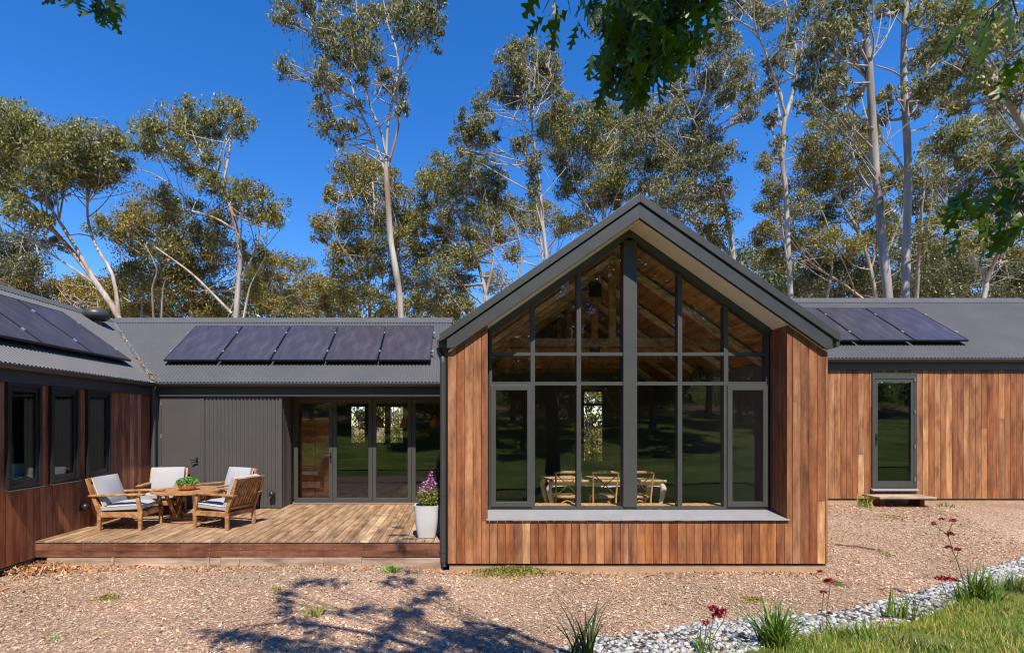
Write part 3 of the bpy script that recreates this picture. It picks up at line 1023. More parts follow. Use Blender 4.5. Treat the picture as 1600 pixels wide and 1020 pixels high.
# --- folding doors: four glazed leaves
obj('door_head', MB().box(CXR + .013, XL - .03, YB - .03, YB + .1, ZZ(628.5, YB) + .075, .62), M['frame'], house)
obj('lintel_soffit', MB().box(CXR + .013, XL - .03, YC - .01, YB + .1, .622, .64), M['soffit'], house)
obj('door_track', MB().box(CXR + .013, XL - .03, YB - .035, YB + .06, DECK + .002, DECK + .016), M['steel'], house)
lx = [XX(459.5, YB), XX(520.3, YB), XX(582, YB), XX(643.3, YB), XL - .04]
for i in range(4):
    a, b_ = lx[i] + .004, lx[i + 1] - .004
    z0, z1 = DECK + .02, ZZ(628.5, YB) + .07
    w = .083
    m = MB().box(a, a + w, YB - .02, YB + .03, z0, z1).box(b_ - w, b_, YB - .02, YB + .03, z0, z1)
    m.box(a + w, b_ - w, YB - .02, YB + .03, z0, z0 + .10).box(a + w, b_ - w, YB - .02, YB + .03, z1 - w, z1)
    leaf = obj('folding_door', m, M['frame'], house, bevel=.003)
    obj('pane', MB().box(a + w, b_ - w, YB, YB + .012, z0 + .1, z1 - w), M['glass'], leaf)
    for q in (.25, 1.2, 2.05):
        obj('hinge', MB().tube([(b_ + .004, YB - .026, z0 + q - .04), (b_ + .004, YB - .026, z0 + q + .04)], .008, 6), M['metal'], leaf)
    if i == 0:
        hx = b_ - w / 2
        obj('handle', MB().box(hx - .018, hx + .018, YB - .032, YB - .02, -.86, -.64).tube([(hx, YB - .06, -.70), (hx - .11, YB - .065, -.70)], .01, 8).tube([(hx, YB - .02, -.70), (hx, YB - .07, -.70)], .012, 8), M['black'], leaf)

# room behind the folding doors
LB = 15.9
obj('floor', MB().box(-8.6, XL - .03, YB + .1, LB + .1, DECK - .12, DECK - .002), M['floor'], house)
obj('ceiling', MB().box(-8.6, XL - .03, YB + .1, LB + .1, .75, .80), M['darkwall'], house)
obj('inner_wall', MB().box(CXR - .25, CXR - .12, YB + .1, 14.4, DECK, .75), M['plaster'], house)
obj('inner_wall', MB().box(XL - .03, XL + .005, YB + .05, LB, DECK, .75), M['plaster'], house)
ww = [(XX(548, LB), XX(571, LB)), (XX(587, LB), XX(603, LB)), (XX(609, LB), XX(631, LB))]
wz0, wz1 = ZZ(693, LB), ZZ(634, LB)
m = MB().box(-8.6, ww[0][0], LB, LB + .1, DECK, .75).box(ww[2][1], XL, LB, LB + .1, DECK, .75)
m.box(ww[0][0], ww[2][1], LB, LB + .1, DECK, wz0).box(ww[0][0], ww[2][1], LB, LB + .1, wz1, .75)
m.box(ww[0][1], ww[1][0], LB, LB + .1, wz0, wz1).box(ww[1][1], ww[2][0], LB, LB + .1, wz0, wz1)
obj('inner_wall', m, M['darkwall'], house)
for (a, b_) in ww:
    f = obj('rear_window', MB().box(a, a + .025, LB - .03, LB, wz0, wz1).box(b_ - .025, b_, LB - .03, LB, wz0, wz1).box(a + .025, b_ - .025, LB - .03, LB, wz1 - .03, wz1).box(a + .025, b_ - .025, LB - .03, LB, wz0, wz0 + .03), M['frame'], house)
    obj('pane', MB().box(a + .025, b_ - .025, LB - .012, LB - .004, wz0 + .03, wz1 - .03), M['dark_glass'], f)
cb = thing('tall_cabinet', (-3.3, 12.9, DECK), 'tall brown cabinet seen through the first folding door from the corrugated wall', 'cabinet')
obj('carcass', MB().box(-3.78, -3.05, 12.7, 13.2, DECK, .15), M['teak'], cb)
obj('door_panel', MB().box(-3.76, -3.43, 12.675, 12.698, DECK + .05, .12), M['teak'], cb)
obj('door_panel', MB().box(-3.40, -3.07, 12.675, 12.698, DECK + .05, .12), M['teak'], cb)
obj('handle', MB().box(-3.46, -3.445, 12.655, 12.675, -.75, -.55).box(-3.385, -3.37, 12.655, 12.675, -.75, -.55), M['steel'], cb)

# --- right wing
RB = ZZ(778.5, YC)
rwl = obj('timber_wall', MB().box(XR + .004, XX(1361, YC), YC + .024, YC + .12, RB, 1.3).box(XX(1431, YC), 14.2, YC + .024, YC + .12, RB, 1.3)
          .box(XX(1361, YC), XX(1431, YC), YC + .024, YC + .12, RB, ZZ(766, YC)).box(XX(1361, YC), XX(1431, YC), YC + .024, YC + .12, ZZ(589, YC), 1.3), M['void'], house)
RDX0, RDX1 = XX(1361.5, YC), XX(1430.5, YC)
RDZ0, RDZ1 = ZZ(764.5, YC), ZZ(583, YC)
x = XR + .03
while x < 14.15:
    x0, x1 = x + G, x + .1215 - G
    pieces = []
    if x1 < RDX0 or x0 > RDX1:
        pieces = [(x0, x1, RB, 1.12)]
    else:
        if x0 < RDX0 - .02:
            pieces.append((x0, RDX0, RB, 1.12))
        elif x1 > RDX1 + .02:
            pieces.append((RDX1, x1, RB, 1.12))
        pieces.append((max(x0, RDX0 + .003), min(x1, RDX1 - .003), RB, RDZ0 - .004))
        pieces.append((max(x0, RDX0 + .003), min(x1, RDX1 - .003), RDZ1 + .004, 1.12))
    for (a, b_, z0, z1) in pieces:
        if b_ - a < .012:
            continue
        for (p0, p1) in split_z(z0, z1, .4):
            j = random.uniform(-.0012, .0012)
            obj('board', MB().box(a, b_, YC + j, YC + .022 + j, p0, p1), M['clad'], rwl)
    x += .1215
obj('plinth', MB().box(XR + .03, 14.15, YC + .03, YC + .2, -2.2, RB - .02), M['plinth'], house)
obj('base_flashing', MB().box(XR + .03, 14.2, YC + .015, YC + .05, RB - .02, RB - .006), M['metal'], house)
m = MB()
w = .05
m.box(RDX0, RDX0 + w, YC - .03, YC + .06, RDZ0 + .05, RDZ1).box(RDX1 - w, RDX1, YC - .03, YC + .06, RDZ0 + .05, RDZ1)
m.box(RDX0 + w, RDX1 - w, YC - .03, YC + .06, RDZ1 - .12, RDZ1).box(RDX0, RDX1, YC - .03, YC + .06, RDZ0, RDZ0 + .05)
rd = obj('glazed_door', m, M['frame'], house, bevel=.003)
a, b_ = RDX0 + w + .004, RDX1 - w - .004
z0, z1 = RDZ0 + .055, RDZ1 - .125
w2 = .075
w2 = .06
obj('door_leaf', MB().box(a, a + w2, YC - .022, YC + .03, z0, z1).box(b_ - w2, b_, YC - .022, YC + .03, z0, z1).box(a + w2, b_ - w2, YC - .022, YC + .03, z0, z0 + .12).box(a + w2, b_ - w2, YC - .022, YC + .03, z1 - w2, z1), M['frame'], rd)
obj('pane', MB().box(a + w2, b_ - w2, YC, YC + .012, z0 + .12, z1 - w2), M['glass'], rd)
hx = a + .03
obj('handle', MB().box(hx - .016, hx + .016, YC - .034, YC - .022, ZZ(695, YC), ZZ(677, YC)).tube([(hx, YC - .06, ZZ(683.5, YC)), (hx + .13, YC - .065, ZZ(683.5, YC))], .01, 8).tube([(hx, YC - .022, ZZ(683.5, YC)), (hx, YC - .07, ZZ(683.5, YC))], .012, 8), M['black'], rd)
for yy in (593, 643, 697, 748):
    z_ = ZZ(yy, YC)
    obj('hinge', MB().tube([(RDX1 - w + .002, YC - .04, z_ - .04), (RDX1 - w + .002, YC - .04, z_ + .04)], .009, 6), M['steel'], rd)
obj('threshold', MB().extr([(YC - .07, RDZ0 - .004), (YC - .005, RDZ0 + .03), (YC - .005, RDZ0 - .03), (YC - .07, RDZ0 - .02)], RDX0 - .02, RDX1 + .02, 'x'), M['sill'], rd)
# room behind the right wing door
obj('inner_wall', MB().box(XR + .1, 14.1, 15.8, 15.9, -1.6, 1.2).box(14.0, 14.1, YC + .13, 15.8, -1.6, 1.2).box(XR + .02, XR + .1, YC + .13, 15.8, -1.6, 1.2).box(9.0, 9.1, 13.2, 15.8, -1.38, 1.2), M['plaster'], house)
obj('floor', MB().box(XR + .1, 14.0, YC + .13, 15.8, -1.5, -1.38), M['floor'], house)
obj('ceiling', MB().box(XR + .1, 14.0, YC + .13, 15.8, 1.21, 1.26), M['plaster'], house)

# --- left wing
SB = -2.01
YF0 = 5.0
wins = [(6.335 * F / (CX - 7), 6.335 * F / (CX - 61)), (6.335 * F / (CX - 75.8), 6.335 * F / (CX - 119.5)), (6.335 * F / (CX - 132.7), 6.335 * F / (CX - 169.4))]
WZ0, WZ1 = -.93, .572
m = MB().box(XS - .12, XS - .024, YF0, YC, SB, WZ0).box(XS - .12, XS - .024, YF0, YC, WZ1 + .01, .72)
prev = YF0
for (a, b_) in wins:
    m.box(XS - .12, XS - .024, prev, a, WZ0, WZ1 + .01)
    prev = b_
m.box(XS - .12, XS - .024, prev, YC, WZ0, WZ1 + .01)
swl = obj('timber_wall', m, M['void'], house)
y = YF0
while y < YC - .03:
    y0, y1 = y + G, min(y + .1225, YC - .02) - G
    segs = [(y0, y1, SB, .575)]
    for (a, b_) in wins:
        if y1 > a and y0 < b_:
            segs = []
            if y0 < a - .015:
                segs.append((y0, a - .003, WZ0 - .0, .575))
            if y1 > b_ + .015:
                segs.append((b_ + .003, y1, WZ0 - .0, .575))
            segs.append((y0, y1, SB, WZ0 - .004))
    for (a, b_, z0, z1) in segs:
        for (p0, p1) in split_z(z0, z1, .25):
            j = random.uniform(-.0012, .0012)
            obj('board', MB().box(XS - .022 + j, XS + j, a, b_, p0, p1), M['clad_shaded'], swl)
    y += .1225
obj('plinth', MB().box(XS - .2, XS - .03, YF0, YC, -2.5, SB - .03), M['void'], house)
obj('base_flashing', MB().box(XS - .05, XS + .004, YF0, 7.95, SB - .032, SB - .016), M['metal'], house)
for (a, b_) in wins:
    m = MB()
    x0, x1 = XS - .08, XS + .055
    w = .045
    m.box(x0, x1, a, a + w, WZ0, WZ1).box(x0, x1, b_ - w, b_, WZ0, WZ1).box(x0, x1, a + w, b_ - w, WZ0, WZ0 + .05).box(x0, x1, a + w, b_ - w, WZ1 - .05, WZ1)
    wv = obj('window', m, M['black'], house, bevel=.003)  # grey frame and sash drawn near black, eave shade put into the colour
    a2, b2 = a + w + .002, b_ - w - .002
    m = MB()
    w2 = .045
    x0, x1 = XS - .03, XS + .03
    m.box(x0, x1, a2, a2 + w2, WZ0 + .052, WZ1 - .052).box(x0, x1, b2 - w2, b2, WZ0 + .052, WZ1 - .052)
    m.box(x0, x1, a2 + w2, b2 - w2, WZ0 + .052, WZ0 + .12).box(x0, x1, a2 + w2, b2 - w2, WZ1 - .115, WZ1 - .052)
    obj('sash', m, M['black'], wv)
    obj('pane', MB().box(XS - .004, XS + .008, a2 + w2, b2 - w2, WZ0 + .12, WZ1 - .115), M['dark_glass'], wv)
    obj('sill', MB().extr([(XS + .01, WZ0), (XS + .085, WZ0 - .022), (XS + .085, WZ0 - .036), (XS + .01, WZ0 - .016)], a - .015, b_ + .015, 'y'), M['metal'], wv)
# room behind the left windows
obj('floor', MB().box(-9.4, XS - .13, YF0, YC + .6, DECK - .06, DECK + .02), M['floor'], house)
obj('ceiling', MB().box(-9.4, XS - .13, YF0, YC + .6, .65, .70), M['plaster'], house)
obj('inner_wall', MB().box(-9.5, -9.4, YF0, YC + .6, DECK, .65).box(-9.4, XS - .13, YF0 - .1, YF0, SB, .65).box(-9.4, XS - .13, YC - .1, YC - .02, DECK, .65), M['plaster'], house)
ga = [(EXL, LZ - .08), (RXL, zb(RY, LZ) - .06), (2 * RXL - EXL, LZ - .08), (2 * RXL - EXL, -2.3), (XS - .03, -2.3), (XS - .03, LZ - .08)]
obj('end_wall', MB().extr(ga, YF0 - .12, YF0 - .1, 'y'), M['void'], house)
obj('end_wall', MB().extr([(EY + .06, RZ - .08), (RY, zb(RY, RZ) - .06), (2 * RY - EY - .06, RZ - .08), (2 * RY - EY - .06, -2.0), (EY + .06, -2.0)], 14.11, 14.19, 'x'), M['void'], house)
obj('rear_wall', MB().box(-11.3, -9.5, YF0, 16.0, -2.2, .8).box(XS - 3, ww[0][0] - 1.0, 16.02, 16.1, -2.0, .85), M['void'], house)

# ------------------------------------------------------------------ solar panels
def solar(w, l):
    f = MB()
    k = .018
    f.box(0, w, 0, k, -.04, 0).box(0, w, l - k, l, -.04, 0).box(0, k, k, l - k, -.04, 0).box(w - k, w, k, l - k, -.04, 0)
    return f, MB().box(k, w - k, k, l - k, -.03, -.004)


PW, PL, PG = 1.134, 1.722, .024
ANG = math.atan(PITCH)
SOL_GROUPS = []


def add_panel(loc, rot, label, group, foot_sides=(0,)):
    r = thing('solar_panel', (0, 0, 0), label, 'solar panel', group)
    f, g_ = solar(PW, PL)
    obj('frame', f, M['black'], r, origin=(0, 0, 0))
    obj('cell_sheet', g_, M['solar'], r)
    for sx in foot_sides:
        for fy in (.23, .77):
            obj('clamp', MB().box(sx * PW + (-.03 if sx == 0 else -.0), sx * PW + (.0 if sx == 0 else .05), fy * PL - .035, fy * PL + .035, -.004, .012).box(sx * PW - .012, sx * PW + .012, fy * PL - .06, fy * PL + .06, -.075, -.042), M['steel'], r)
    r.matrix_world = Matrix.Translation(loc) @ rot
    r.location = loc
    r.rotation_euler = rot.to_euler()
    return r


H = 0.13
rotF = Matrix.Rotation(ANG, 4, 'X')
ords = ['leftmost', 'second from the left', 'middle', 'second from the right', 'rightmost']
ypb = 11.5
sx0 = XX(255.5, ypb)
zp = zb(ypb, LZ) + H / math.cos(ANG)
for i in range(5):
    add_panel(Vector((sx0 + i * (PW + PG), ypb, zp)), rotF, '%s of the five solar panels above the deck' % ords[i], 'solar panels on the roof above the deck', (0, 1) if i == 4 else (0,))
for k in range(3):          # racking rails under the row
    pass
ypb = 11.36
ex = XX(1516, ypb)
zp = zb(ypb, RZ) + H / math.cos(ANG)
o3 = ['partly hidden solar panel beside the gable edge on the right roof', 'middle solar panel of the three on the right roof', 'rightmost solar panel of the three above the glazed door']
for i in range(3):
    add_panel(Vector((ex - (3 - i) * (PW + PG), ypb, zp)), rotF, o3[i], 'solar panels on the right roof', (0, 1) if i == 2 else (0,))
# left wing: panels face +x, laid along y
rotL = Matrix(((0, -math.cos(ANG), math.sin(ANG), 0), (1, 0, 0, 0), (0, math.sin(ANG), math.cos(ANG), 0), (0, 0, 0, 1)))
# place by the corner nearest the valley
xpb = EXL - 0.40
zpl = LZ + PITCH * (EXL - xpb) + H / math.cos(ANG)
yend = (xpb) * F / (207 - CX)
o4 = ['solar panel nearest the roof vent on the left wing', 'second solar panel from the roof vent on the left wing', 'solar panel at the left picture edge on the left wing roof', 'solar panel cut by the picture edge, furthest from the vent']
for i in range(4):
    add_panel(Vector((xpb, yend - (i + 1) * (PW + PG), zpl)), rotL, o4[i], 'solar panels on the left wing roof', (0, 1) if i == 0 else (0,))

# ------------------------------------------------------------------ wall lamps
def wall_lamp(c, nrm, label):
    r = thing('wall_lamp', c, label, 'wall lamp', 'ball shaped wall lamps above the deck')
    c = Vector(c)
    n_ = Vector(nrm)
    up = Vector((0, 0, 1))
    s_ = n_.cross(up)
    m = MB()
    vs = []
    for (i, j, k) in ((-1, -1, 0), (1, -1, 0), (1, 1, 0), (-1, 1, 0), (-1, -1, 1), (1, -1, 1), (1, 1, 1), (-1, 1, 1)):
        vs.append(c + s_ * .035 * i + up * .05 * j + n_ * .015 * k)
    m.add(vs, [(0, 3, 2, 1), (4, 5, 6, 7), (0, 1, 5, 4), (1, 2, 6, 5), (2, 3, 7, 6), (3, 0, 4, 7)])
    obj('back_plate', m, M['metal'], r)
    obj('arm', MB().tube([c + n_ * .01 - up * .03, c + n_ * .06 - up * .035, c + n_ * .075 - up * .02], .014, 8), M['black'], r)
    prof = [(0.062 * math.sin(math.pi * k / 10) + .0005, .062 * -math.cos(math.pi * k / 10)) for k in range(11)]
    obj('globe', MB().lathe(prof, c + n_ * .08 + up * .02, 16), M['black'], r, smooth=True)
    return r


wall_lamp((XS + .002, 8.93, -1.42), (1, 0, 0), 'black ball wall lamp on the side wing wall left of the chairs')
wall_lamp((XX(427, YC), YC - .013, -1.475), (0, -1, 0), 'black ball wall lamp low on the corrugated steel wall')

# ------------------------------------------------------------------ deck
deck = thing('deck', (-3.2, 9.8, -2.1), 'raised timber deck of weathered boards with dark fascia', 'deck')
YD = 7.97
DXR = XX(687.5, YD)
x = XS + .006
while x < DXR - .02:
    x1 = min(x + .1385, DXR)
    yb = (YC - .02) if x1 < CXR + .03 else (YB - .16)
    cuts = [YD - .012, yb]
    if random.random() < .45:
        cuts = [YD - .012, random.uniform(8.6, 10.6), yb]
    for (a, b_) in zip(cuts[:-1], cuts[1:]):
        j = random.uniform(-.0015, .0015)
        obj('deck_board', MB().box(x + .004, x1 - .004, a + .001, b_ - .001, DECK - .022 + j, DECK + j), M['deck'], deck)
    x += .1385
for (a, b_) in ((CXR + .04, -2.4), (-2.397, DXR)):
    obj('deck_board', MB().box(a, b_, YB - .155, YB - .037, DECK - .022, DECK + .001), M['fascia'], deck)
obj('deck_frame', MB().box(XS + .01, DXR - .02, YD + .03, YD + .07, -2.1, DECK - .024).box(XS + .01, DXR - .02, 9.5, 9.54, -2.1, DECK - .024).box(XS + .01, DXR - .02, 11.0, 11.04, -2.1, DECK - .024), M['void'], deck)
for (z0, z1, cuts) in ((-1.902, DECK - .026, [XS + .004, -3.4, DXR]), (-2.0, -1.906, [XS + .004, -2.22, DXR])):
    for (a, b_) in zip(cuts[:-1], cuts[1:]):
        obj('fascia_board', MB().box(a + .001, b_ - .001, YD, YD + .024, z0, z1), M['fascia'], deck)
sc = MB()
xx = XS + .25
while xx < DXR:
    for z_ in (-1.80, -1.875, -1.935):
        sc.tube([(xx + random.uniform(-.01, .01), YD - .003, z_), (xx, YD + .01, z_)], .006, 6)
    xx += .47
obj('screw', sc, M['steel'], deck)
for (a, b_) in ((XS + .2, -3.55), (-3.546, -1.45), (-1.446, DXR + .05)):
    obj('sleeper', MB().box(a, b_, YD - .035, YD - .003, -2.4, -2.006 + random.uniform(-.006, .003)), M['sleeper'], deck)
for px, h in ((176, 0.0), (325.5, .0), (372, -.03), (503, -.01)):
    xx = XX(px, YD - .05)
    obj('stake', MB().box(xx - .018, xx + .018, YD - .058, YD - .037, -2.35, -1.995 + h), M['sleeper'], deck)

# timber step at the glazed door
st = thing('timber_step', (9.2, 10.7, -1.66), 'low weathered timber step under the glazed door', 'step')
sx0, sx1 = XX(1361, 10.75), XX(1448, 10.75)
for k in range(2):
    y0 = 10.52 + k * .235
    obj('plank', MB().box(sx0, sx1, y0, y0 + .23, -1.492, -1.46), M['sleeper'], st)
obj('bearer', MB().box(sx0 + .12, sx0 + .2, 10.66, 10.95, -1.75, -1.494), M['fascia'], st)
obj('bearer', MB().box(sx1 - .2, sx1 - .12, 10.66, 10.95, -1.75, -1.494), M['fascia'], st)

# ------------------------------------------------------------------ outdoor furniture
def cushion(parent, name, M4, w, d, h, puff=.03):
    """soft box: a grid on each side pushed out, with rounded edges and a piping tube"""
    nx, ny = 9, 9
    mb = MB()
    def hgt(u, v):
        e = (1 - abs(u) ** 4) * (1 - abs(v) ** 4)
        return h / 2 * (0.55 + 0.45 * e ** .5) + puff * (1 - u * u) * (1 - v * v)
    top = []
    bot = []
    for j in range(ny):
        for i in range(nx):
            u, v = -1 + 2 * i / (nx - 1), -1 + 2 * j / (ny - 1)
            wob = .004 * math.sin(7 * u + 3 * v) + .003 * math.sin(11 * v - 4 * u)
            k = 1 + .02 * (1 - u * u) * (1 - v * v)
            top.append(M4 @ Vector((u * w / 2 * k, v * d / 2 * k, hgt(u, v) + wob)))
            bot.append(M4 @ Vector((u * w / 2 * k, v * d / 2 * k, -hgt(u, v) * .8)))
    fs = []
    for j in range(ny - 1):
        for i in range(nx - 1):
            a = j * nx + i
            fs.append((a, a + 1, a + nx + 1, a + nx))
            fs.append((nx * ny + a, nx * ny + a + nx, nx * ny + a + nx + 1, nx * ny + a + 1))
    ring = [i for i in range(nx)] + [j * nx + nx - 1 for j in range(1, ny)] + [(ny - 1) * nx + i for i in range(nx - 2, -1, -1)] + [j * nx for j in range(ny - 2, 0, -1)]
    for a, b_ in zip(ring, ring[1:] + ring[:1]):
        fs.append((a, nx * ny + a, nx * ny + b_, b_))
    mb.add(top + bot, fs)
    c = obj(name, mb, M['cushion'], parent, smooth=True)
    pts = [top[i] for i in ring] + [top[ring[0]]]
    obj('piping', MB().tube(pts, .007, 5), M['piping'], c, smooth=True)
    return c


def lounge_chair():
    """faces +y in its own space, origin on the floor at the middle of the seat"""
    r = thing('lounge_chair', (0, 0, 0), 'x', 'armchair', 'cushioned teak chairs on the deck')
    W, D = .70, .74
    for sx in (-1, 1):
        xo = sx * (W / 2 - .03)
        # front leg kinks forward then down
        obj('front_leg', MB().extr([(D / 2 - .05, 0), (D / 2 + .005, 0), (D / 2 + .015, .28), (D / 2 - .035, .555), (D / 2 - .095, .555), (D / 2 - .05, .28)], xo - .022, xo + .022, 'x'), M['teak'], r, bevel=.006)
        # rear leg sweeps up into the back post
        obj('rear_leg', MB().extr([(-D / 2 + .03, 0), (-D / 2 + .085, 0), (-D / 2 + .095, .30), (-D / 2 - .02, .60), (-D / 2 - .115, .85), (-D / 2 - .165, .85), (-D / 2 - .085, .60), (-D / 2 + .03, .30)], xo - .022, xo + .022, 'x'), M['teak'], r, bevel=.006)
        obj('armrest', MB().extr([(-D / 2 - .10, .555), (D / 2 + .04, .575), (D / 2 + .045, .60), (D / 2 - .1, .605), (-D / 2 - .10, .585)], xo - .048, xo + .048, 'x'), M['teak'], r, bevel=.008)
        obj('side_rail', MB().box(xo - .016, xo + .016, -D / 2 + .09, D / 2 - .04, .22, .30), M['teak'], r)
    xi = W / 2 - .053
    obj('seat_rail', MB().box(-xi, xi, D / 2 - .045, D / 2 - .01, .215, .30), M['teak'], r, bevel=.004)
    obj('seat_rail', MB().box(-xi, xi, -D / 2 + .055, -D / 2 + .085, .215, .29), M['teak'], r, bevel=.004)
    for k in range(6):
        y0 = -D / 2 + .12 + k * .095
        obj('seat_slat', MB().box(-xi, xi, y0, y0 + .06, .272, .292), M['teak'], r)
    # back: top rail, bottom rail, vertical slats along the lean
    lo, hi = Vector((0, -D / 2 + .055, .33)), Vector((0, -D / 2 - .135, .82))
    obj('back_rail', MB().beam(hi + Vector((-xi, 0, 0)), hi + Vector((xi, 0, 0)), .026, .075, up=(hi - lo)), M['teak'], r, bevel=.004)
    obj('back_rail', MB().beam(lo + Vector((-xi, 0, .02)), lo + Vector((xi, 0, .02)), .026, .055, up=(hi - lo)), M['teak'], r, bevel=.004)
    for k in range(9):
        xx_ = -xi + .035 + k * (2 * xi - .07) / 8
        obj('back_slat', MB().beam(lo + Vector((xx_, 0, .04)), hi + Vector((xx_, 0, -.03)), .042, .014, up=(0, 1, 0)), M['teak'], r)
    cushion(r, 'seat_cushion', Matrix.Translation((0, .03, .365)) @ Matrix.Rotation(math.radians(3), 4, 'X'), .60, .66, .125)
    dirv = (hi - lo).normalized()
    q = Matrix.Rotation(math.radians(90 + 21), 4, 'X')
    cushion(r, 'back_cushion', Matrix.Translation((0, -D / 2 + .045, .635)) @ q, .60, .50, .13)
    return r


chair0 = lounge_chair()
ch_specs = [(-5.60, 9.08, (1, .03), 'cushioned teak chair facing right beside the side wing wall, nearest the deck edge'),
            (-4.00, 9.15, (-.95, .31), 'cushioned teak chair turned away showing its slatted wooden back'),
            (-5.74, 10.35, (.28, -1), 'cushioned teak chair facing the camera in front of the flush grey door'),
            (-4.56, 10.36, (-.42, -.90), 'cushioned teak chair between the round table and the corrugated wall')]
for i, (x, y, d, lab) in enumerate(ch_specs):
    o = chair0 if i == 0 else copy_tree(chair0)
    o['label'] = lab
    o.location = (x, y, DECK)
    o.rotation_euler = (0, 0, math.atan2(d[1], d[0]) - math.pi / 2)

# round slatted table
tb = thing('round_table', (-4.88, 9.62, DECK), 'low round slatted teak table amid the four chairs', 'table')
tx, ty = -4.88, 9.62
R = .60
tz = DECK + .565
k = 0
xx = -R + .03
while xx < R - .03:
    x1 = xx + .064
    h = math.sqrt(max(0, (R - .05) ** 2 - max(abs(xx), abs(x1)) ** 2))
    if h > .05:
        obj('slat', MB().box(tx + xx + .003, tx + x1 - .003, ty - h, ty + h, tz - .022, tz), M['teak'], tb)
    xx += .064
rim = MB()
n = 40
for i in range(n):
    pass
vs = []
fs = []
for i in range(n):
    a = 2 * math.pi * i / n
    for (r_, z_) in ((R, tz - .03), (R, tz + .001), (R - .07, tz + .001), (R - .07, tz - .03)):
        vs.append((tx + r_ * math.cos(a), ty + r_ * math.sin(a), z_))
for i in range(n):
    b_ = (i + 1) % n
    for q in range(4):
        fs.append((i * 4 + q, b_ * 4 + q, b_ * 4 + (q + 1) % 4, i * 4 + (q + 1) % 4))
rim.add(vs, fs)
obj('rim', rim, M['teak'], tb)
for a in (45, 135, 225, 315):
    ca, sa = math.cos(math.radians(a + 12)), math.sin(math.radians(a + 12))
    obj('leg', MB().beam((tx + .40 * ca, ty + .40 * sa, tz - .06), (tx + .20 * ca, ty + .20 * sa, DECK + .03), .05, .05), M['teak'], tb, bevel=.004)
    obj('apron', MB().beam((tx, ty, tz - .045), (tx + .5 * ca, ty + .5 * sa, tz - .045), .035, .045), M['teak'], tb)
obj('base_ring', MB().lathe([(.30, DECK + .002), (.31, DECK + .03), (.27, DECK + .035), (.05, DECK + .035)], (tx, ty, 0), 28), M['teak'], tb)


def leafset(C, L, Wd, down=0.5, spread=0.8, seed=0, out=None):
    """diamond leaves at the centres C (n,3)"""
    r = np.random.default_rng(seed)
    n = len(C)
    a = r.normal(0, 1, (n, 3)) * spread
    a[:, 2] -= down
    if out is not None:
        a += out
    a /= np.linalg.norm(a, axis=1, keepdims=True) + 1e-9
    s = np.cross(a, r.normal(0, 1, (n, 3)))
    s /= np.linalg.norm(s, axis=1, keepdims=True) + 1e-9
    Ls = (L * r.uniform(.65, 1.3, n))[:, None]
    Ws = (Wd * r.uniform(.7, 1.3, n))[:, None]
    V = np.stack([C - a * Ls / 2, C + s * Ws / 2, C + a * Ls / 2, C - s * Ws / 2], 1).reshape(-1, 3)
    Fq = (np.arange(n) * 4)[:, None] + np.arange(4)[None]
    return V, Fq


# bowl of greenery on the table
bwl = thing('plant_bowl', (tx + .02, ty - .08, tz), 'bronze bowl filled with a mound of bright green leaves on the round table', 'plant bowl')
bc = (tx + .02, ty - .08, tz + .002)
obj('bowl', MB().lathe([(.09, 0), (.135, .03), (.155, .08), (.15, .115), (.14, .115), (.13, .08), (.05, .03)], bc, 24), M['copper'], bwl, smooth=True)
n = 900
d = rng.normal(0, 1, (n, 3))
d /= np.linalg.norm(d, axis=1, keepdims=True)
d[:, 2] = np.abs(d[:, 2]) * .85 - .05
C = np.array(bc) + np.array([0, 0, .12]) + d * np.array([.185, .185, .13]) * rng.uniform(.75, 1.02, (n, 1))
V, Fq = leafset(C, .05, .028, -.2, .6, 5, d * .8)
np_obj('foliage', V, Fq, M['bowl_leaf'], bwl, origin=bc)

# white planter with the mauve flowering plant
pl = thing('planter_pot', (-.497, 8.28, DECK), 'tall tapered white planter pot at the deck corner by the downpipe', 'planter')
obj('pot', MB().lathe([(.125, 0), (.14, .01), (.165, .15), (.182, .32), (.19, .47), (.192, .50), (.172, .50), (.165, .46), (.05, .46)], (-.497, 8.28, DECK), 40, sq=5), M['planter'], pl, smooth=True)
obj('soil', MB().lathe([(.155, .455), (.15, .466), (.01, .472)], (-.497, 8.28, DECK), 20, sq=5), M['soil'], pl)
fp = thing('flowering_plant', (-.47, 8.28, DECK + .46), 'bushy plant with mauve flowers growing in the white planter', 'plant')
pc = np.array([-.462, 8.28, DECK + .62])
n = 1500
d = rng.normal(0, 1, (n, 3))
d /= np.linalg.norm(d, axis=1, keepdims=True)
C = pc + d * np.array([.19, .18, .19]) * rng.uniform(.25, 1.0, (n, 1)) ** .6
C[:, 2] = np.maximum(C[:, 2], DECK + .47)
V, Fq = leafset(C, .042, .022, -.2, .7, 7)
np_obj('foliage', V, Fq, M['flower_leaf'], fp, origin=pc)
n = 230
d = rng.normal(0, 1, (n, 3))
d /= np.linalg.norm(d, axis=1, keepdims=True)
C = pc + np.array([.0, 0, .12]) + d * np.array([.155, .15, .13])
C2 = pc + np.array([.02, 0, .22]) + rng.normal(0, 1, (36, 3)) * np.array([.03, .03, .06]) + np.array([.0, 0, .08])
C = np.concatenate([C, C2])
V, Fq = leafset(C, .034, .030, 0, 1, 8)
np_obj('blossom', V, Fq, M['petal'], fp, origin=pc)
sm = MB()
for k in range(9):
    a = k * .7
    sm.tube([(-.48 + .03 * math.cos(a), 8.28 + .03 * math.sin(a), DECK + .465), (-.47 + .07 * math.cos(a), 8.28 + .07 * math.sin(a), DECK + .62), (-.45 + .09 * math.cos(a * 1.3), 8.28 + .08 * math.sin(a), DECK + .80)], .004, 5)
sm.tube([(-.46, 8.28, DECK + .6), (-.45, 8.28, DECK + .8), (-.435, 8.28, DECK + 1.02)], .004, 5)
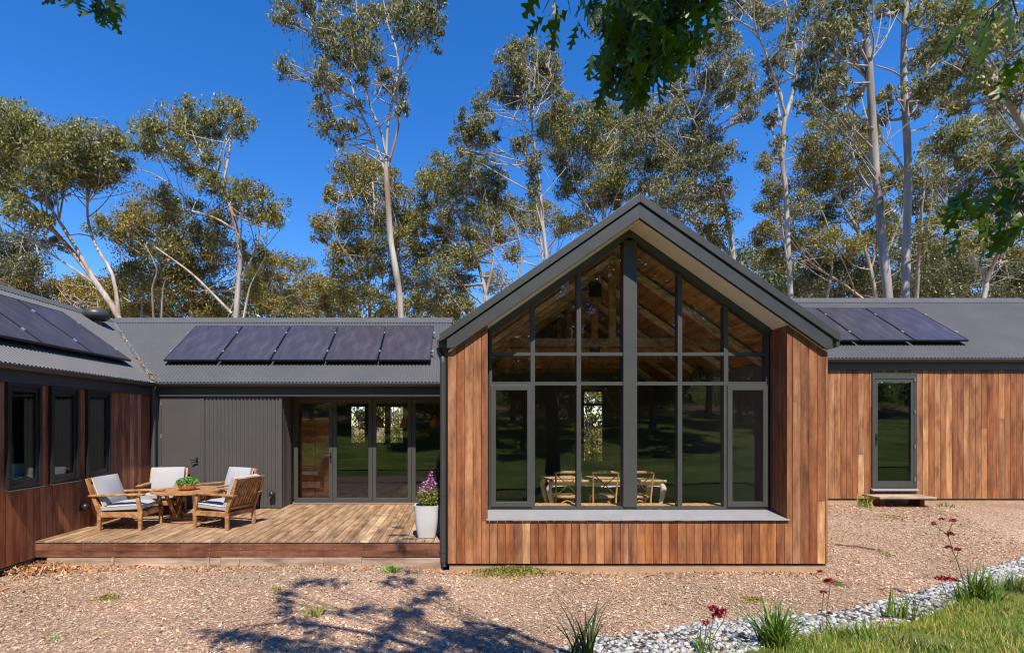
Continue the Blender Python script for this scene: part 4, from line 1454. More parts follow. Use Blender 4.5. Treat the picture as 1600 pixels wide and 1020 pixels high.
obj('stem', sm, M['stem'], fp)

# ------------------------------------------------------------------ indoor furniture seen through the glass
dt = thing('dining_table', (2.65, 10.0, DECK), 'white dining table with curved legs and timber top behind the gable window', 'dining table')
TY = 10.05
tx0, tx1 = XX(852, TY), XX(1025, TY)
obj('tabletop', MB().box(tx0 - .03, tx1 + .03, TY - .45, TY + .45, -1.06, -1.025), M['pale_wood'], dt, bevel=.006)
obj('apron', MB().extr([(tx0 + .08, -1.06), (tx0 + .08, -1.15), (tx0 + .5, -1.12), ((tx0 + tx1) / 2, -1.16), (tx1 - .5, -1.12), (tx1 - .08, -1.15), (tx1 - .08, -1.06)], TY - .40, TY - .375, 'y'), M['white_paint'], dt)
for (lx_, sx) in ((tx0 + .06, -1), (tx1 - .06, 1)):
    for ly in (TY - .38, TY + .38):
        obj('leg', MB().tube([(lx_, ly, -1.062), (lx_ + sx * .055, ly, -1.18), (lx_ + sx * .03, ly, -1.34), (lx_ - sx * .02, ly, -1.52), (lx_ - sx * .01, ly, -1.68), (lx_ + sx * .03, ly, DECK)], [.05, .055, .042, .032, .027, .03], 10), M['white_paint'], dt, smooth=True)


def cross_chair(cx_, cy_, rot, label):
    r = thing('dining_chair', (0, 0, 0), label, 'dining chair', 'cross back chairs at the dining table')
    w = .42
    for sx in (-1, 1):
        obj('back_post', MB().tube([(sx * (w / 2 - .02), -.21, 0), (sx * (w / 2 - .01), -.20, .45), (sx * w / 2, -.25, .72), (sx * (w / 2 + .01), -.29, .90)], .016, 8), M['pale_wood'], r, smooth=True)
        obj('front_leg', MB().tube([(sx * (w / 2 - .02), .19, 0), (sx * (w / 2 - .03), .17, .45)], .017, 8), M['pale_wood'], r, smooth=True)
        obj('cross_brace', MB().tube([(sx * (w / 2 - .01), -.275, .86), (0, -.262, .68), (-sx * (w / 2 - .02), -.205, .49)], .009, 6), M['fascia'], r, smooth=True)
    obj('top_rail', MB().tube([(-w / 2 - .03, -.285, .895), (-w / 4, -.315, .915), (w / 4, -.315, .915), (w / 2 + .03, -.285, .895)], [.018, .028, .028, .018], 8), M['pale_wood'], r, smooth=True)
    obj('seat', MB().lathe([(.19, .44), (.215, .45), (.215, .47), (.19, .478)], (0, 0, 0), 24, sq=4), M['pale_wood'], r)
    arc = [(.19 * math.cos(a), -.2, .10 + .30 * math.sin(a)) for a in np.linspace(0, math.pi, 9)]
    obj('stretcher', MB().tube(arc, .010, 6), M['pale_wood'], r, smooth=True)
    r.location = (cx_, cy_, DECK)
    r.rotation_euler = (0, 0, rot)
    return r


for (px, lab) in ((887, 'cross back dining chair nearest the left end of the white table'), (946, 'cross back dining chair just left of the centre window post'), (1000, 'cross back dining chair partly behind the centre window post')):
    cross_chair(XX(px, 9.35), 9.58, random.uniform(-.05, .05), lab)


def pendant(x, y, ztop, z, mat, r_, label, group=None):
    p = thing('pendant_lamp', (x, y, z), label, 'pendant lamp', group)
    obj('cord', MB().tube([(x, y, z + .2), (x, y, ztop)], .006, 6), M['black'], p)
    obj('shade', MB().lathe([(r_, -.10), (r_ * .95, .0), (r_ * .55, .15), (r_ * .25, .21), (.02, .22)], (x, y, z), 20), mat, p, smooth=True)


pendant(XX(591, 14.0), 14.0, .75, -.02, M['orange'], .15, 'orange pendant lamp at the left, seen through the third folding door', 'orange pendant lamps')
pendant(XX(634, 14.0), 14.0, .75, -.02, M['orange'], .15, 'orange pendant lamp behind the stile right of the third folding door', 'orange pendant lamps')
pendant(XX(680, 14.0), 14.0, .75, -.02, M['orange'], .15, 'orange pendant lamp seen through the folding door nearest the gable', 'orange pendant lamps')
pendant(XX(1090, 11.2), 11.2, 2.0, .95, M['black'], .16, 'small dark pendant lamp hanging in the gable room')

ac = thing('indoor_armchair', (-6.9, 8.0, DECK), 'pale teal armchair behind the leftmost side window', 'armchair')
obj('backrest', MB().extr([(-6.72, -1.35), (-6.66, -.62), (-6.76, -.60), (-6.86, -1.35)], 7.55, 8.2, 'y'), M['teal_cloth'], ac, bevel=.03)
obj('seat', MB().box(-7.4, -6.74, 7.55, 8.2, -1.5, -1.36), M['teal_cloth'], ac, bevel=.03)
obj('base', MB().box(-7.35, -6.76, 7.6, 8.15, DECK + .02, -1.5), M['teal_cloth'], ac)

# ------------------------------------------------------------------ gum trees
def catmull(pts, k=4):
    pts = [Vector(p) for p in pts]
    out = []
    for i in range(len(pts) - 1):
        p0, p1, p2, p3 = pts[max(i - 1, 0)], pts[i], pts[i + 1], pts[min(i + 2, len(pts) - 1)]
        for j in range(k):
            t_ = j / k
            out.append(0.5 * ((2 * p1) + (p2 - p0) * t_ + (2 * p0 - 5 * p1 + 4 * p2 - p3) * t_ ** 2 + (3 * p1 - p0 - 3 * p2 + p3) * t_ ** 3))
    out.append(pts[-1])
    return out


TSEED = [100]


def clump_leaves(c, rx, ry, rz, dens, L, Wd, r):
    """leaves of one clump: several drooping sprays inside an ellipsoid, thicker towards the top"""
    nsub = max(7, int(8 + 8 * rx * rz))
    d = r.normal(0, 1, (nsub, 3))
    d /= np.linalg.norm(d, axis=1, keepdims=True)
    d *= r.uniform(.15, 1.0, (nsub, 1)) ** .5 * r.uniform(.70, 1.0, (nsub, 1))
    sub = c + d * np.array([rx, ry, rz])
    tot = int(dens * rx * rz / (L * Wd * 1.85))
    per = np.maximum(6, (tot / nsub * r.uniform(.4, 1.5, nsub)).astype(int))
    m_ = (rx + rz) / 2
    out = []
    for q, n in zip(sub, per):
        s = r.uniform(.24, .50)
        e = r.normal(0, 1, (n, 3))
        e /= np.linalg.norm(e, axis=1, keepdims=True)
        rad = r.uniform(.10, 1, (n, 1)) ** .5
        e = e * rad
        e[:, 2] = np.where(e[:, 2] < 0, e[:, 2] * 1.15, e[:, 2] * .8)     # sprays hang below their twig
        p = q + e * np.array([m_ * 1.05, m_, m_ * .95]) * s
        out.append(p)
    n = tot // 5          # loose sprays between and around the tufts
    e = r.normal(0, 1, (n, 3))
    e /= np.linalg.norm(e, axis=1, keepdims=True)
    e *= r.uniform(.1, 1.12, (n, 1)) ** .6
    out.append(c + e * np.array([rx, ry, rz]))
    return np.concatenate(out), sub


def gum_tree(label, Y, limbs, clumps, mat='gum', bk='bark', dens=24.0, L=.16, Wd=.052, name='gum_tree', group='gum trees behind the house', twig=True):
    """limbs: (pixel polyline from the base up, radius px at the base, at the tip); clumps: (px, py, rx, ry) in pixels; all at depth Y"""
    TSEED[0] += 1
    r = np.random.default_rng(TSEED[0])
    k = Y / F
    mb = MB()
    nodes = []
    base = None
    for li, (pts, r0, r1) in enumerate(limbs):
        n = len(pts)
        end = 0.0 if li == 0 else r.uniform(-1.3, 1.3)
        P3 = []
        for i, (x, y) in enumerate(pts):
            q = P(x, y, Y)
            s = 1 + end * (i / (n - 1)) / Y if li else 1 + r.uniform(-.25, .25) / Y * (i / (n - 1))
            P3.append(q * s)
        if li == 0:
            b0 = P3[0]
            d = (P3[0] - P3[1])
            d = d / max(abs(d.z), .1)
            zg = GZ(b0.x, b0.y) - .2
            base = Vector((b0.x + d.x * (b0.z - zg) * .35, b0.y, zg))
            mid = Vector((b0.x + d.x * (b0.z - zg) * .28, b0.y, (b0.z + zg) / 2))
            P3 = [base, mid] + P3
        path = catmull(P3, 3)
        m = len(path)
        rad = [(.86 if li == 0 else .78) * (r0 + (r1 - r0) * (i / (m - 1)) ** .85) * k * (1 + .06 * math.sin(i * 1.7)) for i in range(m)]
        if li == 0:
            rad[0] *= 1.35
        mb.tube(path, rad, 9 if r0 > 3 else 6, cap=False)
        nodes += [(p, q) for p, q in zip(path[2 if li == 0 else 1:], rad[2 if li == 0 else 1:])]
    root = thing(name, base + Vector((0, 0, .2)), label, 'tree', group)
    allp = []
    np_nodes = np.array([tuple(p[0]) for p in nodes])
    for (x, y, rx, ry) in clumps:
        c = P(x, y, Y)
        dy = r.uniform(-1, 1) * (1.0 + .6 * rx * k)
        c = c * (1 + dy / Y)
        c = np.array(c)
        rX, rZ = rx * k * 1.2, ry * k * 1.22
        pts, sub = clump_leaves(c, rX, (rX + rZ) / 2, rZ, dens, L, Wd, r)
        allp.append(pts)
        if not twig:
            continue
        # a branch from the nearest limb below into the clump, then twigs to the sprays
        dd = np.linalg.norm(np_nodes - c, axis=1) + np.maximum(0, np_nodes[:, 2] - c[2] + .1) * 1.5
        i = int(dd.argmin())
        a = Vector(np_nodes[i])
        cv = Vector(c)
        midp = a.lerp(cv, .5) + Vector((r.uniform(-.12, .12), r.uniform(-.12, .12), -.12 * (cv - a).length + .05))
        rb = min(nodes[i][1] * .7, .05 + .012 * (cv - a).length)
        path = catmull([a, midp, cv - Vector((0, 0, rZ * .25))], 3)
        mb.tube(path, [rb + (.018 - rb) * (j / (len(path) - 1)) for j in range(len(path))], 6, cap=False)
        # further thin bare branches into the clump from other limb points
        order = dd.argsort()
        for w_ in range(3):
            i2 = int(order[min(len(order) - 1, int(r.integers(3, 16)))])
            a2 = Vector(np_nodes[i2])
            e2 = Vector(c + r.normal(0, .38, 3) * np.array([rX, rX * .8, rZ]))
            if e2.z < a2.z - .3 * (e2 - a2).length:
                continue
            m2 = a2.lerp(e2, .5) + Vector((r.uniform(-.2, .2), -.15, r.uniform(-.18, .05) * (e2 - a2).length))
            pth = catmull([a2, m2, e2], 3)
            r2 = min(nodes[i2][1] * .6, .045)
            mb.tube(pth, [r2 + (.012 - r2) * (j / (len(pth) - 1)) for j in range(len(pth))], 5, cap=False)
        st = path[len(path) // 2:]
        for qi, q in enumerate(sub[:9]):
            th = 1.7 if qi < 4 else 1.0
            qv = Vector(q)
            s0 = st[int(r.integers(0, len(st)))]
            mb.tube([s0, s0.lerp(qv, .55) + Vector((r.uniform(-.1, .1), r.uniform(-.1, .1), .04)), qv], [.026 * th, .018 * th, .008 * th], 4, cap=False)
    obj('trunk', mb, M[bk], root, smooth=True)
    C = np.concatenate(allp)
    V, Fq = leafset(C, L, Wd, .75, .62, TSEED[0])
    np_obj('crown', V, Fq, M[mat], root, origin=tuple(base))
    return root


gum_tree('leaning pale gum at the far left with a long slanting trunk', 22,
         [([(190, 505), (150, 442), (118, 400), (75, 350), (40, 310), (0, 282), (-40, 255)], 7, 2.2),
          ([(150, 442), (120, 390), (92, 345), (62, 300), (35, 270), (0, 243)], 4.5, 1.5),
          ([(186, 500), (176, 430), (150, 385), (137, 340), (137, 300), (125, 270)], 4.2, 1.3),
          ([(152, 445), (92, 405), (40, 370), (-10, 338)], 2.6, 1.0),
          ([(75, 350), (62, 310), (65, 270), (80, 235)], 2.0, .8), ([(92, 345), (100, 290), (90, 250), (80, 232)], 2.0, .8),
          ([(135, 320), (160, 290), (180, 260)], 1.6, .7)],
         [(-15, 205, 45, 38), (30, 205, 45, 35), (62, 222, 40, 30), (95, 215, 30, 27), (20, 240, 45, 32), (75, 250, 40, 28), (125, 232, 35, 32), (160, 222, 40, 30), (178, 250, 32, 30), (140, 262, 38, 30), (165, 282, 30, 18), (105, 268, 30, 22), (15, 272, 38, 25), (60, 282, 36, 20), (10, 300, 25, 18), (75, 305, 26, 14), (20, 325, 28, 15), (60, 345, 32, 16), (85, 380, 20, 12), (5, 180, 35, 20)], 'gum')
gum_tree('dark leafy gum low at the left edge behind the leaning gum', 30,
         [([(20, 480), (25, 430), (35, 380), (38, 350)], 3.5, 1.2), ([(60, 480), (65, 420), (55, 380)], 2.5, 1)],
         [(0, 372, 40, 25), (40, 385, 32, 22), (15, 400, 42, 24), (45, 415, 30, 20), (-15, 425, 40, 25), (25, 432, 30, 18)], 'gum_dark')
gum_tree('broad gum left of centre whose rounded crown tops a bare forked trunk', 24,
         [([(368, 510), (372, 450), (375, 400), (368, 350), (355, 312), (350, 285), (358, 240), (362, 200)], 6.5, 1.6),
          ([(355, 312), (325, 282), (295, 262), (255, 232)], 3.2, 1.0), ([(352, 290), (332, 262), (312, 235), (300, 205)], 2.8, 1.0),
          ([(362, 490), (335, 462), (300, 428), (265, 402), (232, 378), (212, 360)], 3.2, 1.2),
          ([(372, 440), (395, 400), (405, 360), (400, 320)], 2.6, 1.0), ([(380, 500), (390, 450), (405, 420), (415, 400)], 2.4, 1.0),
          ([(300, 330), (280, 300), (240, 272), (206, 263)], 1.8, .8), ([(368, 360), (335, 340), (300, 330)], 2.2, 1.8),
          ([(240, 500), (238, 450), (245, 420), (225, 380)], 2.4, .9), ([(252, 500), (255, 450), (262, 430)], 2, .9)],
         [(228, 210, 22, 26), (258, 190, 28, 22), (300, 180, 32, 22), (345, 178, 32, 22), (372, 185, 20, 26), (250, 228, 30, 20), (300, 208, 32, 22), (340, 205, 28, 18), (280, 240, 24, 14), (325, 238, 20, 16), (295, 262, 26, 14), (322, 282, 22, 16), (385, 300, 32, 18), (415, 325, 30, 22), (430, 345, 18, 14), (370, 310, 22, 18), (345, 295, 22, 16)], 'gum')
gum_tree('bushy dark gum with low foliage hiding its stems, left of the tall central gum', 26,
         [([(300, 510), (298, 450), (290, 400), (285, 350)], 4, 1.2), ([(298, 460), (260, 420), (230, 390), (190, 360)], 2.5, .9), ([(292, 420), (320, 380), (330, 340)], 2, .9), ([(220, 510), (225, 440), (235, 380)], 2.6, 1.0)],
         [(165, 358, 30, 16), (200, 352, 34, 18), (225, 330, 38, 26), (250, 305, 26, 18), (290, 325, 28, 18), (275, 352, 38, 24), (215, 380, 36, 26), (320, 360, 34, 28), (260, 400, 44, 30), (225, 430, 38, 28), (310, 415, 38, 34), (340, 395, 24, 30), (205, 470, 34, 22), (270, 450, 44, 30), (330, 460, 40, 30), (240, 485, 40, 20), (300, 488, 44, 18), (395, 395, 28, 30), (385, 440, 24, 26), (352, 340, 24, 18)], 'gum_olive')
gum_tree('tall slender central gum with a high forked open crown', 20,
         [([(627, 510), (624, 460), (618, 420), (610, 370), (606, 310), (603, 262)], 7.2, 4.8),
          ([(602, 268), (585, 222), (562, 172), (548, 130), (540, 95), (518, 68), (495, 40), (470, 12)], 3.2, 1.0),
          ([(603, 262), (598, 215), (578, 165), (560, 112), (545, 90)], 3.0, 1.0),
          ([(603, 262), (606, 200), (615, 150), (622, 112), (620, 80), (606, 40), (598, -5)], 3.4, 1.3),
          ([(606, 262), (621, 205), (624, 180), (620, 150), (630, 102), (652, 68), (676, 34), (694, 8)], 2.8, 1.0),
          ([(550, 100), (558, 55), (556, -5)], 2.0, .9), ([(572, 178), (540, 150), (505, 140), (470, 118)], 1.6, .7),
          ([(585, 215), (550, 188), (515, 190)], 1.2, .5), ([(652, 68), (650, 20), (648, -10)], 1.4, .7)],
         [(447, 20, 20, 28), (470, -5, 30, 16), (500, 38, 28, 26), (447, 106, 16, 20), (500, 118, 26, 18), (522, 128, 20, 12), (500, 172, 18, 18), (512, 200, 22, 14), (545, 200, 22, 10), (525, 220, 12, 8), (560, 60, 30, 34), (578, 85, 24, 24), (520, 68, 30, 22), (540, 95, 25, 16), (616, 135, 24, 20), (630, 165, 12, 14), (605, 120, 14, 12), (640, 30, 34, 30), (680, 45, 18, 26), (612, 15, 28, 22), (545, 5, 44, 14), (660, 5, 30, 16), (585, 30, 26, 18), (570, 125, 14, 10), (555, 165, 14, 9)], 'gum_grey', dens=24)
gum_tree('rounded gum directly behind the tall central trunk', 27,
         [([(578, 510), (576, 450), (575, 400), (585, 340), (582, 285)], 4, 1.4), ([(576, 450), (548, 405), (530, 380), (520, 350)], 2.4, 1), ([(578, 400), (605, 350), (625, 330)], 2.2, .9), ([(590, 510), (610, 440), (625, 390), (640, 360)], 2.4, .9), ([(600, 500), (598, 440), (592, 400)], 2, .8)],
         [(560, 262, 38, 20), (545, 285, 30, 18), (590, 272, 32, 22), (612, 290, 16, 22), (528, 305, 24, 16), (575, 310, 30, 22), (520, 345, 34, 20), (500, 365, 14, 16), (550, 350, 30, 22), (590, 345, 30, 24), (628, 322, 32, 24), (645, 350, 22, 24), (610, 375, 36, 24), (560, 390, 36, 24), (530, 395, 22, 20), (545, 428, 32, 18), (590, 420, 32, 24), (640, 392, 26, 26), (565, 465, 40, 22), (630, 440, 30, 26), (615, 480, 40, 18)], 'gum_olive', dens=26)
gum_tree('small distant gum above the second solar panel', 33,
         [([(432, 510), (430, 470), (426, 435), (420, 412)], 2.4, 1), ([(430, 470), (450, 440), (455, 420)], 1.5, .7)],
         [(412, 402, 22, 14), (440, 408, 28, 14), (470, 412, 20, 12), (405, 428, 22, 14), (435, 432, 26, 12), (400, 460, 20, 18), (425, 480, 20, 14), (485, 440, 22, 14)], 'gum_olive')
gum_tree('sparse distant gum above the middle solar panel', 36,
         [([(520, 510), (518, 470), (512, 440)], 2.2, .9), ([(540, 510), (530, 480)], 1.4, .7), ([(480, 510), (470, 470), (462, 450)], 1.5, .7)],
         [(505, 445, 24, 14), (530, 462, 24, 16), (495, 470, 20, 14), (460, 462, 16, 12), (515, 488, 26, 12), (470, 488, 20, 10), (545, 490, 20, 12)], 'gum_olive')
gum_tree('spreading gum with white branches between the tall central gum and the gable', 26,
         [([(762, 480), (752, 430), (738, 390), (722, 350), (702, 312)], 4.6, 1.4), ([(756, 470), (770, 410), (765, 360), (745, 310), (735, 280)], 3.0, 1), ([(745, 420), (712, 390), (690, 352), (672, 320)], 2.2, .8), ([(765, 380), (775, 340), (780, 300)], 1.8, .8)],
         [(665, 282, 20, 16), (695, 265, 36, 20), (740, 262, 36, 20), (770, 282, 22, 20), (690, 295, 36, 22), (735, 300, 40, 24), (665, 318, 18, 18), (700, 335, 32, 22), (752, 335, 28, 18), (775, 318, 16, 18), (655, 350, 20, 20), (690, 370, 30, 20), (735, 365, 24, 14), (700, 400, 36, 24), (680, 432, 30, 26), (715, 440, 30, 24), (700, 472, 40, 22), (658, 470, 26, 22), (660, 400, 22, 24)], 'gum', dens=27)
gum_tree('tall narrow gum left of the gable peak with a rounded high crown', 24,
         [([(855, 420), (848, 350), (843, 290), (836, 240), (831, 190), (826, 150), (830, 110)], 4.2, 1.4), ([(838, 285), (808, 255), (778, 232), (738, 214)], 1.9, .7), ([(834, 210), (810, 190), (788, 172), (765, 160)], 1.4, .6), ([(845, 310), (870, 280), (885, 262)], 1.2, .6), ([(830, 165), (850, 145), (862, 125)], 1.2, .6)],
         [(795, 98, 24, 20), (822, 82, 30, 16), (850, 92, 26, 18), (868, 118, 16, 24), (795, 125, 26, 22), (830, 118, 34, 26), (858, 135, 20, 16), (805, 152, 24, 14), (780, 145, 14, 14), (838, 150, 22, 12), (752, 160, 16, 18), (735, 195, 24, 16), (722, 212, 18, 16), (755, 185, 18, 12), (745, 225, 22, 12), (815, 222, 16, 20), (835, 248, 14, 20), (770, 215, 14, 9), (832, 300, 10, 24), (720, 235, 10, 10)], 'gum_grey', dens=27)
gum_tree('wide rounded gum crown just left of the gable peak', 28,
         [([(945, 420), (942, 330), (938, 285), (925, 250), (910, 220)], 4, 1.4), ([(935, 350), (905, 300), (892, 265), (885, 235)], 2.2, .9), ([(940, 300), (958, 260), (965, 225)], 2.0, .9), ([(930, 420), (925, 350), (900, 300), (870, 268), (842, 254)], 2.2, .9)],
         [(862, 182, 24, 16), (890, 172, 32, 16), (930, 172, 32, 16), (965, 180, 32, 18), (985, 195, 18, 18), (865, 208, 28, 20), (905, 202, 36, 22), (950, 206, 36, 22), (985, 228, 20, 20), (880, 240, 28, 22), (920, 242, 34, 24), (960, 245, 34, 24), (895, 272, 26, 18), (938, 282, 36, 22), (975, 275, 26, 22), (885, 298, 18, 14), (930, 312, 34, 18), (968, 312, 26, 18)], 'gum', dens=27)
gum_tree('low olive gum beside the left slope of the gable roof', 33,
         [([(850, 470), (848, 400), (842, 360), (838, 330)], 3, 1), ([(800, 470), (815, 410), (808, 360), (802, 330)], 2.4, .9), ([(870, 450), (860, 400), (868, 370)], 1.8, .8)],
         [(790, 318, 20, 14), (812, 330, 26, 16), (848, 332, 32, 16), (885, 345, 28, 14), (908, 350, 18, 12), (830, 352, 30, 14), (770, 350, 24, 16), (790, 368, 24, 14), (875, 362, 22, 10), (760, 380, 22, 20), (740, 400, 24, 18), (800, 395, 20, 12), (780, 440, 30, 16)], 'gum_olive', dens=24)
gum_tree('big many limbed gum right behind the gable peak', 25,
         [([(1152, 470), (1140, 360), (1128, 300), (1115, 250), (1108, 190), (1095, 140), (1078, 95)], 6.2, 1.8), ([(1112, 235), (1090, 200), (1070, 160), (1062, 130)], 2.8, 1), ([(1118, 265), (1085, 262), (1060, 255), (1030, 240)], 2.0, .8), ([(1100, 165), (1125, 130), (1140, 100)], 2.4, .9), ([(1115, 190), (1140, 165), (1168, 160)], 2.0, .8), ([(1150, 420), (1120, 370), (1080, 338), (1020, 318), (960, 312)], 3.0, 1.2), ([(1125, 300), (1100, 290), (1075, 285)], 1.8, .8)],
         [(1015, 185, 26, 26), (1045, 178, 30, 24), (1085, 185, 30, 26), (1020, 218, 30, 22), (1060, 225, 34, 24), (1100, 225, 30, 24), (1010, 248, 26, 20), (1048, 262, 32, 22), (1090, 262, 34, 26), (1128, 245, 20, 20), (1135, 95, 28, 26), (1160, 118, 24, 24), (1175, 145, 16, 22), (1110, 120, 26, 20), (1095, 82, 24, 18), (1125, 62, 24, 20), (1140, 145, 26, 16), (1165, 175, 18, 14), (1060, 140, 22, 20), (1020, 288, 28, 18), (1058, 298, 32, 20), (1095, 308, 32, 20), (1130, 298, 18, 20), (1030, 320, 30, 14), (1075, 338, 34, 14), (1120, 345, 28, 22), (1105, 375, 34, 18), (940, 38, 14, 26), (955, 60, 14, 18), (1000, 150, 16, 18)], 'gum_grey', dens=26)
gum_tree('slim pale gum with a forked stem rising over the right end of the gable', 21,
         [([(1236, 475), (1231, 380), (1228, 300), (1222, 250), (1226, 190), (1240, 140), (1243, 80), (1232, 30), (1224, -10)], 5.2, 2.6), ([(1227, 180), (1208, 115), (1188, 62), (1178, 30), (1180, -10)], 2.8, 1.2), ([(1190, 66), (1165, 40), (1140, 20)], 1.2, .5), ([(1242, 120), (1262, 85), (1280, 62)], 1.3, .6)],
         [(1150, 8, 28, 14), (1178, 15, 30, 16), (1205, 30, 22, 16), (1135, 28, 18, 12), (1215, 90, 16, 26), (1260, 12, 28, 18), (1205, 130, 14, 16), (1205, 190, 12, 16), (1235, 55, 14, 20), (1280, 50, 20, 16), (1215, 225, 10, 16)], 'gum_grey', dens=24)
gum_tree('tall grey gum with a straight trunk behind the right solar panels, left of its twin', 18,
         [([(1389, 475), (1380, 390), (1373, 310), (1366, 235), (1360, 130), (1354, 60), (1348, -15)], 8.6, 5.4), ([(1361, 135), (1333, 85), (1302, 32), (1278, -10)], 3.2, 1.6), ([(1372, 275), (1345, 235), (1320, 210), (1290, 195)], 1.4, .6), ([(1356, 100), (1385, 60), (1392, 20)], 1.4, .7)],
         [(1295, 62, 32, 24), (1265, 85, 24, 20), (1325, 35, 30, 18), (1290, 105, 28, 20), (1272, 130, 26, 22), (1310, 128, 26, 18), (1262, 165, 20, 14), (1300, 165, 24, 12), (1335, 150, 14, 16), (1345, 10, 30, 14), (1385, 15, 22, 14), (1330, 85, 16, 16), (1290, 15, 24, 14), (1330, 195, 24, 10)], 'gum_grey', 'bark_grey', dens=24, L=.17, Wd=.055)
gum_tree('tall grey gum with two upswept side limbs, right of its twin', 19,
         [([(1415, 475), (1416, 390), (1419, 300), (1418, 230), (1414, 160), (1412, 80), (1416, -15)], 8.0, 4.6), ([(1415, 125), (1396, 112), (1366, 102)], 2.0, 1.2), ([(1415, 55), (1432, 42), (1450, 18)], 1.7, .8), ([(1418, 150), (1440, 132), (1462, 122)], 1.8, .8), ([(1412, 40), (1395, 22), (1375, 8)], 1.6, .7), ([(1419, 270), (1395, 240), (1385, 220)], 1.2, .5)],
         [(1445, 92, 30, 22), (1465, 62, 28, 22), (1440, 130, 26, 16), (1475, 120, 26, 18), (1385, 150, 22, 12), (1450, 150, 28, 12), (1475, 18, 36, 20), (1440, 20, 22, 20), (1425, 175, 24, 10), (1480, 160, 24, 16), (1400, 12, 20, 12), (1370, 182, 20, 12)], 'gum', 'bark_grey', dens=24, L=.17, Wd=.055)
gum_tree('mid height gum with tangled white limbs behind the twin grey trunks', 30,
         [([(1370, 475), (1355, 400), (1335, 350), (1305, 305), (1270, 265), (1240, 235)], 4.6, 1.4), ([(1340, 360), (1335, 310), (1325, 270), (1330, 230)], 2.6, 1), ([(1290, 475), (1300, 420), (1295, 360), (1280, 320)], 3.0, 1), ([(1375, 420), (1400, 360), (1412, 320), (1405, 280)], 2.4, 1), ([(1310, 310), (1318, 260), (1300, 220)], 2.2, .9), ([(1365, 480), (1320, 445), (1280, 420), (1250, 390), (1236, 330)], 2.6, 1)],
         [(1290, 190, 30, 14), (1325, 200, 32, 16), (1265, 215, 26, 16), (1285, 238, 34, 20), (1330, 235, 32, 20), (1355, 215, 22, 16), (1260, 255, 24, 18), (1310, 268, 34, 20), (1350, 272, 28, 20), (1270, 290, 26, 20), (1320, 300, 28, 18), (1395, 285, 22, 18), (1380, 255, 18, 14), (1250, 320, 26, 20), (1290, 335, 30, 18), (1345, 330, 26, 20), (1395, 330, 24, 20), (1215, 290, 26, 20), (1200, 320, 22, 20), (1195, 255, 16, 16), (1275, 370, 32, 22), (1320, 380, 32, 24), (1240, 370, 26, 22), (1215, 350, 20, 18), (1370, 370, 26, 24), (1190, 370, 26, 20), (1210, 405, 26, 18)], 'gum_olive', 'bark', dens=25)
gum_tree('heavy leaning gum at the top right corner with a thick slanting limb', 16,
         [([(1720, 430), (1660, 300), (1610, 215), (1575, 155), (1545, 112), (1515, 62), (1488, 15)], 11, 4.0), ([(1600, 200), (1572, 172), (1545, 142), (1500, 110), (1470, 95)], 3.2, 1.2), ([(1560, 130), (1580, 90), (1585, 40)], 2.6, 1.1), ([(1520, 70), (1545, 35), (1560, 0)], 2.0, .9)],
         [(1540, 55, 36, 26), (1575, 85, 30, 26), (1510, 95, 30, 20), (1550, 120, 32, 20), (1590, 140, 26, 24), (1500, 40, 30, 22), (1530, 12, 40, 18), (1480, 70, 24, 18), (1590, 30, 28, 28), (1560, 160, 26, 16), (1520, 140, 24, 14), (1500, 170, 24, 14)], 'gum', 'bark_grey', dens=22, L=.16, Wd=.052)
gum_tree('wide gum with a pale forked base near the right edge of the roof', 24,
         [([(1535, 480), (1541, 440), (1522, 408), (1502, 375), (1488, 345)], 5.6, 2.2), ([(1541, 440), (1556, 405), (1570, 372), (1580, 330)], 4.0, 1.6), ([(1440, 330), (1465, 250), (1495, 212), (1526, 180)], 2.6, 1.2), ([(1432, 470), (1436, 390), (1440, 330)], 3.4, 2.6), ([(1490, 350), (1460, 320), (1440, 300)], 2, .9), ([(1545, 420), (1580, 405), (1620, 400)], 2, 1)],
         [(1490, 205, 34, 18), (1530, 195, 34, 20), (1572, 205, 32, 22), (1465, 235, 28, 18), (1510, 240, 36, 22), (1560, 248, 36, 22), (1595, 255, 24, 26), (1445, 275, 30, 20), (1495, 285, 36, 24), (1545, 290, 34, 22), (1590, 300, 28, 24), (1440, 315, 26, 20), (1490, 330, 32, 22), (1540, 335, 34, 22), (1590, 345, 26, 24), (1460, 360, 32, 22), (1520, 370, 34, 18), (1575, 385, 32, 22)], 'gum', 'bark', dens=24)
gum_tree('dense dark tree filling the gap low behind the right roof', 33,
         [([(1480, 480), (1478, 440), (1470, 400)], 3, 1.2), ([(1310, 480), (1318, 430), (1325, 400)], 2.6, 1), ([(1580, 480), (1575, 430), (1565, 400)], 2.6, 1), ([(1250, 480), (1262, 440), (1270, 410)], 2.2, 1)],
         [(1430, 400, 32, 22), (1480, 398, 36, 22), (1530, 400, 36, 22), (1580, 415, 34, 24), (1440, 432, 36, 22), (1490, 432, 38, 22), (1545, 435, 38, 22), (1590, 450, 32, 20), (1330, 418, 32, 24), (1285, 405, 30, 22), (1265, 438, 32, 20), (1310, 445, 34, 20), (1355, 440, 30, 22), (1400, 450, 32, 18), (1450, 455, 36, 16), (1520, 458, 38, 14), (1240, 455, 26, 16), (1620, 420, 30, 40), (1380, 405, 26, 24)], 'gum_dark', dens=26)
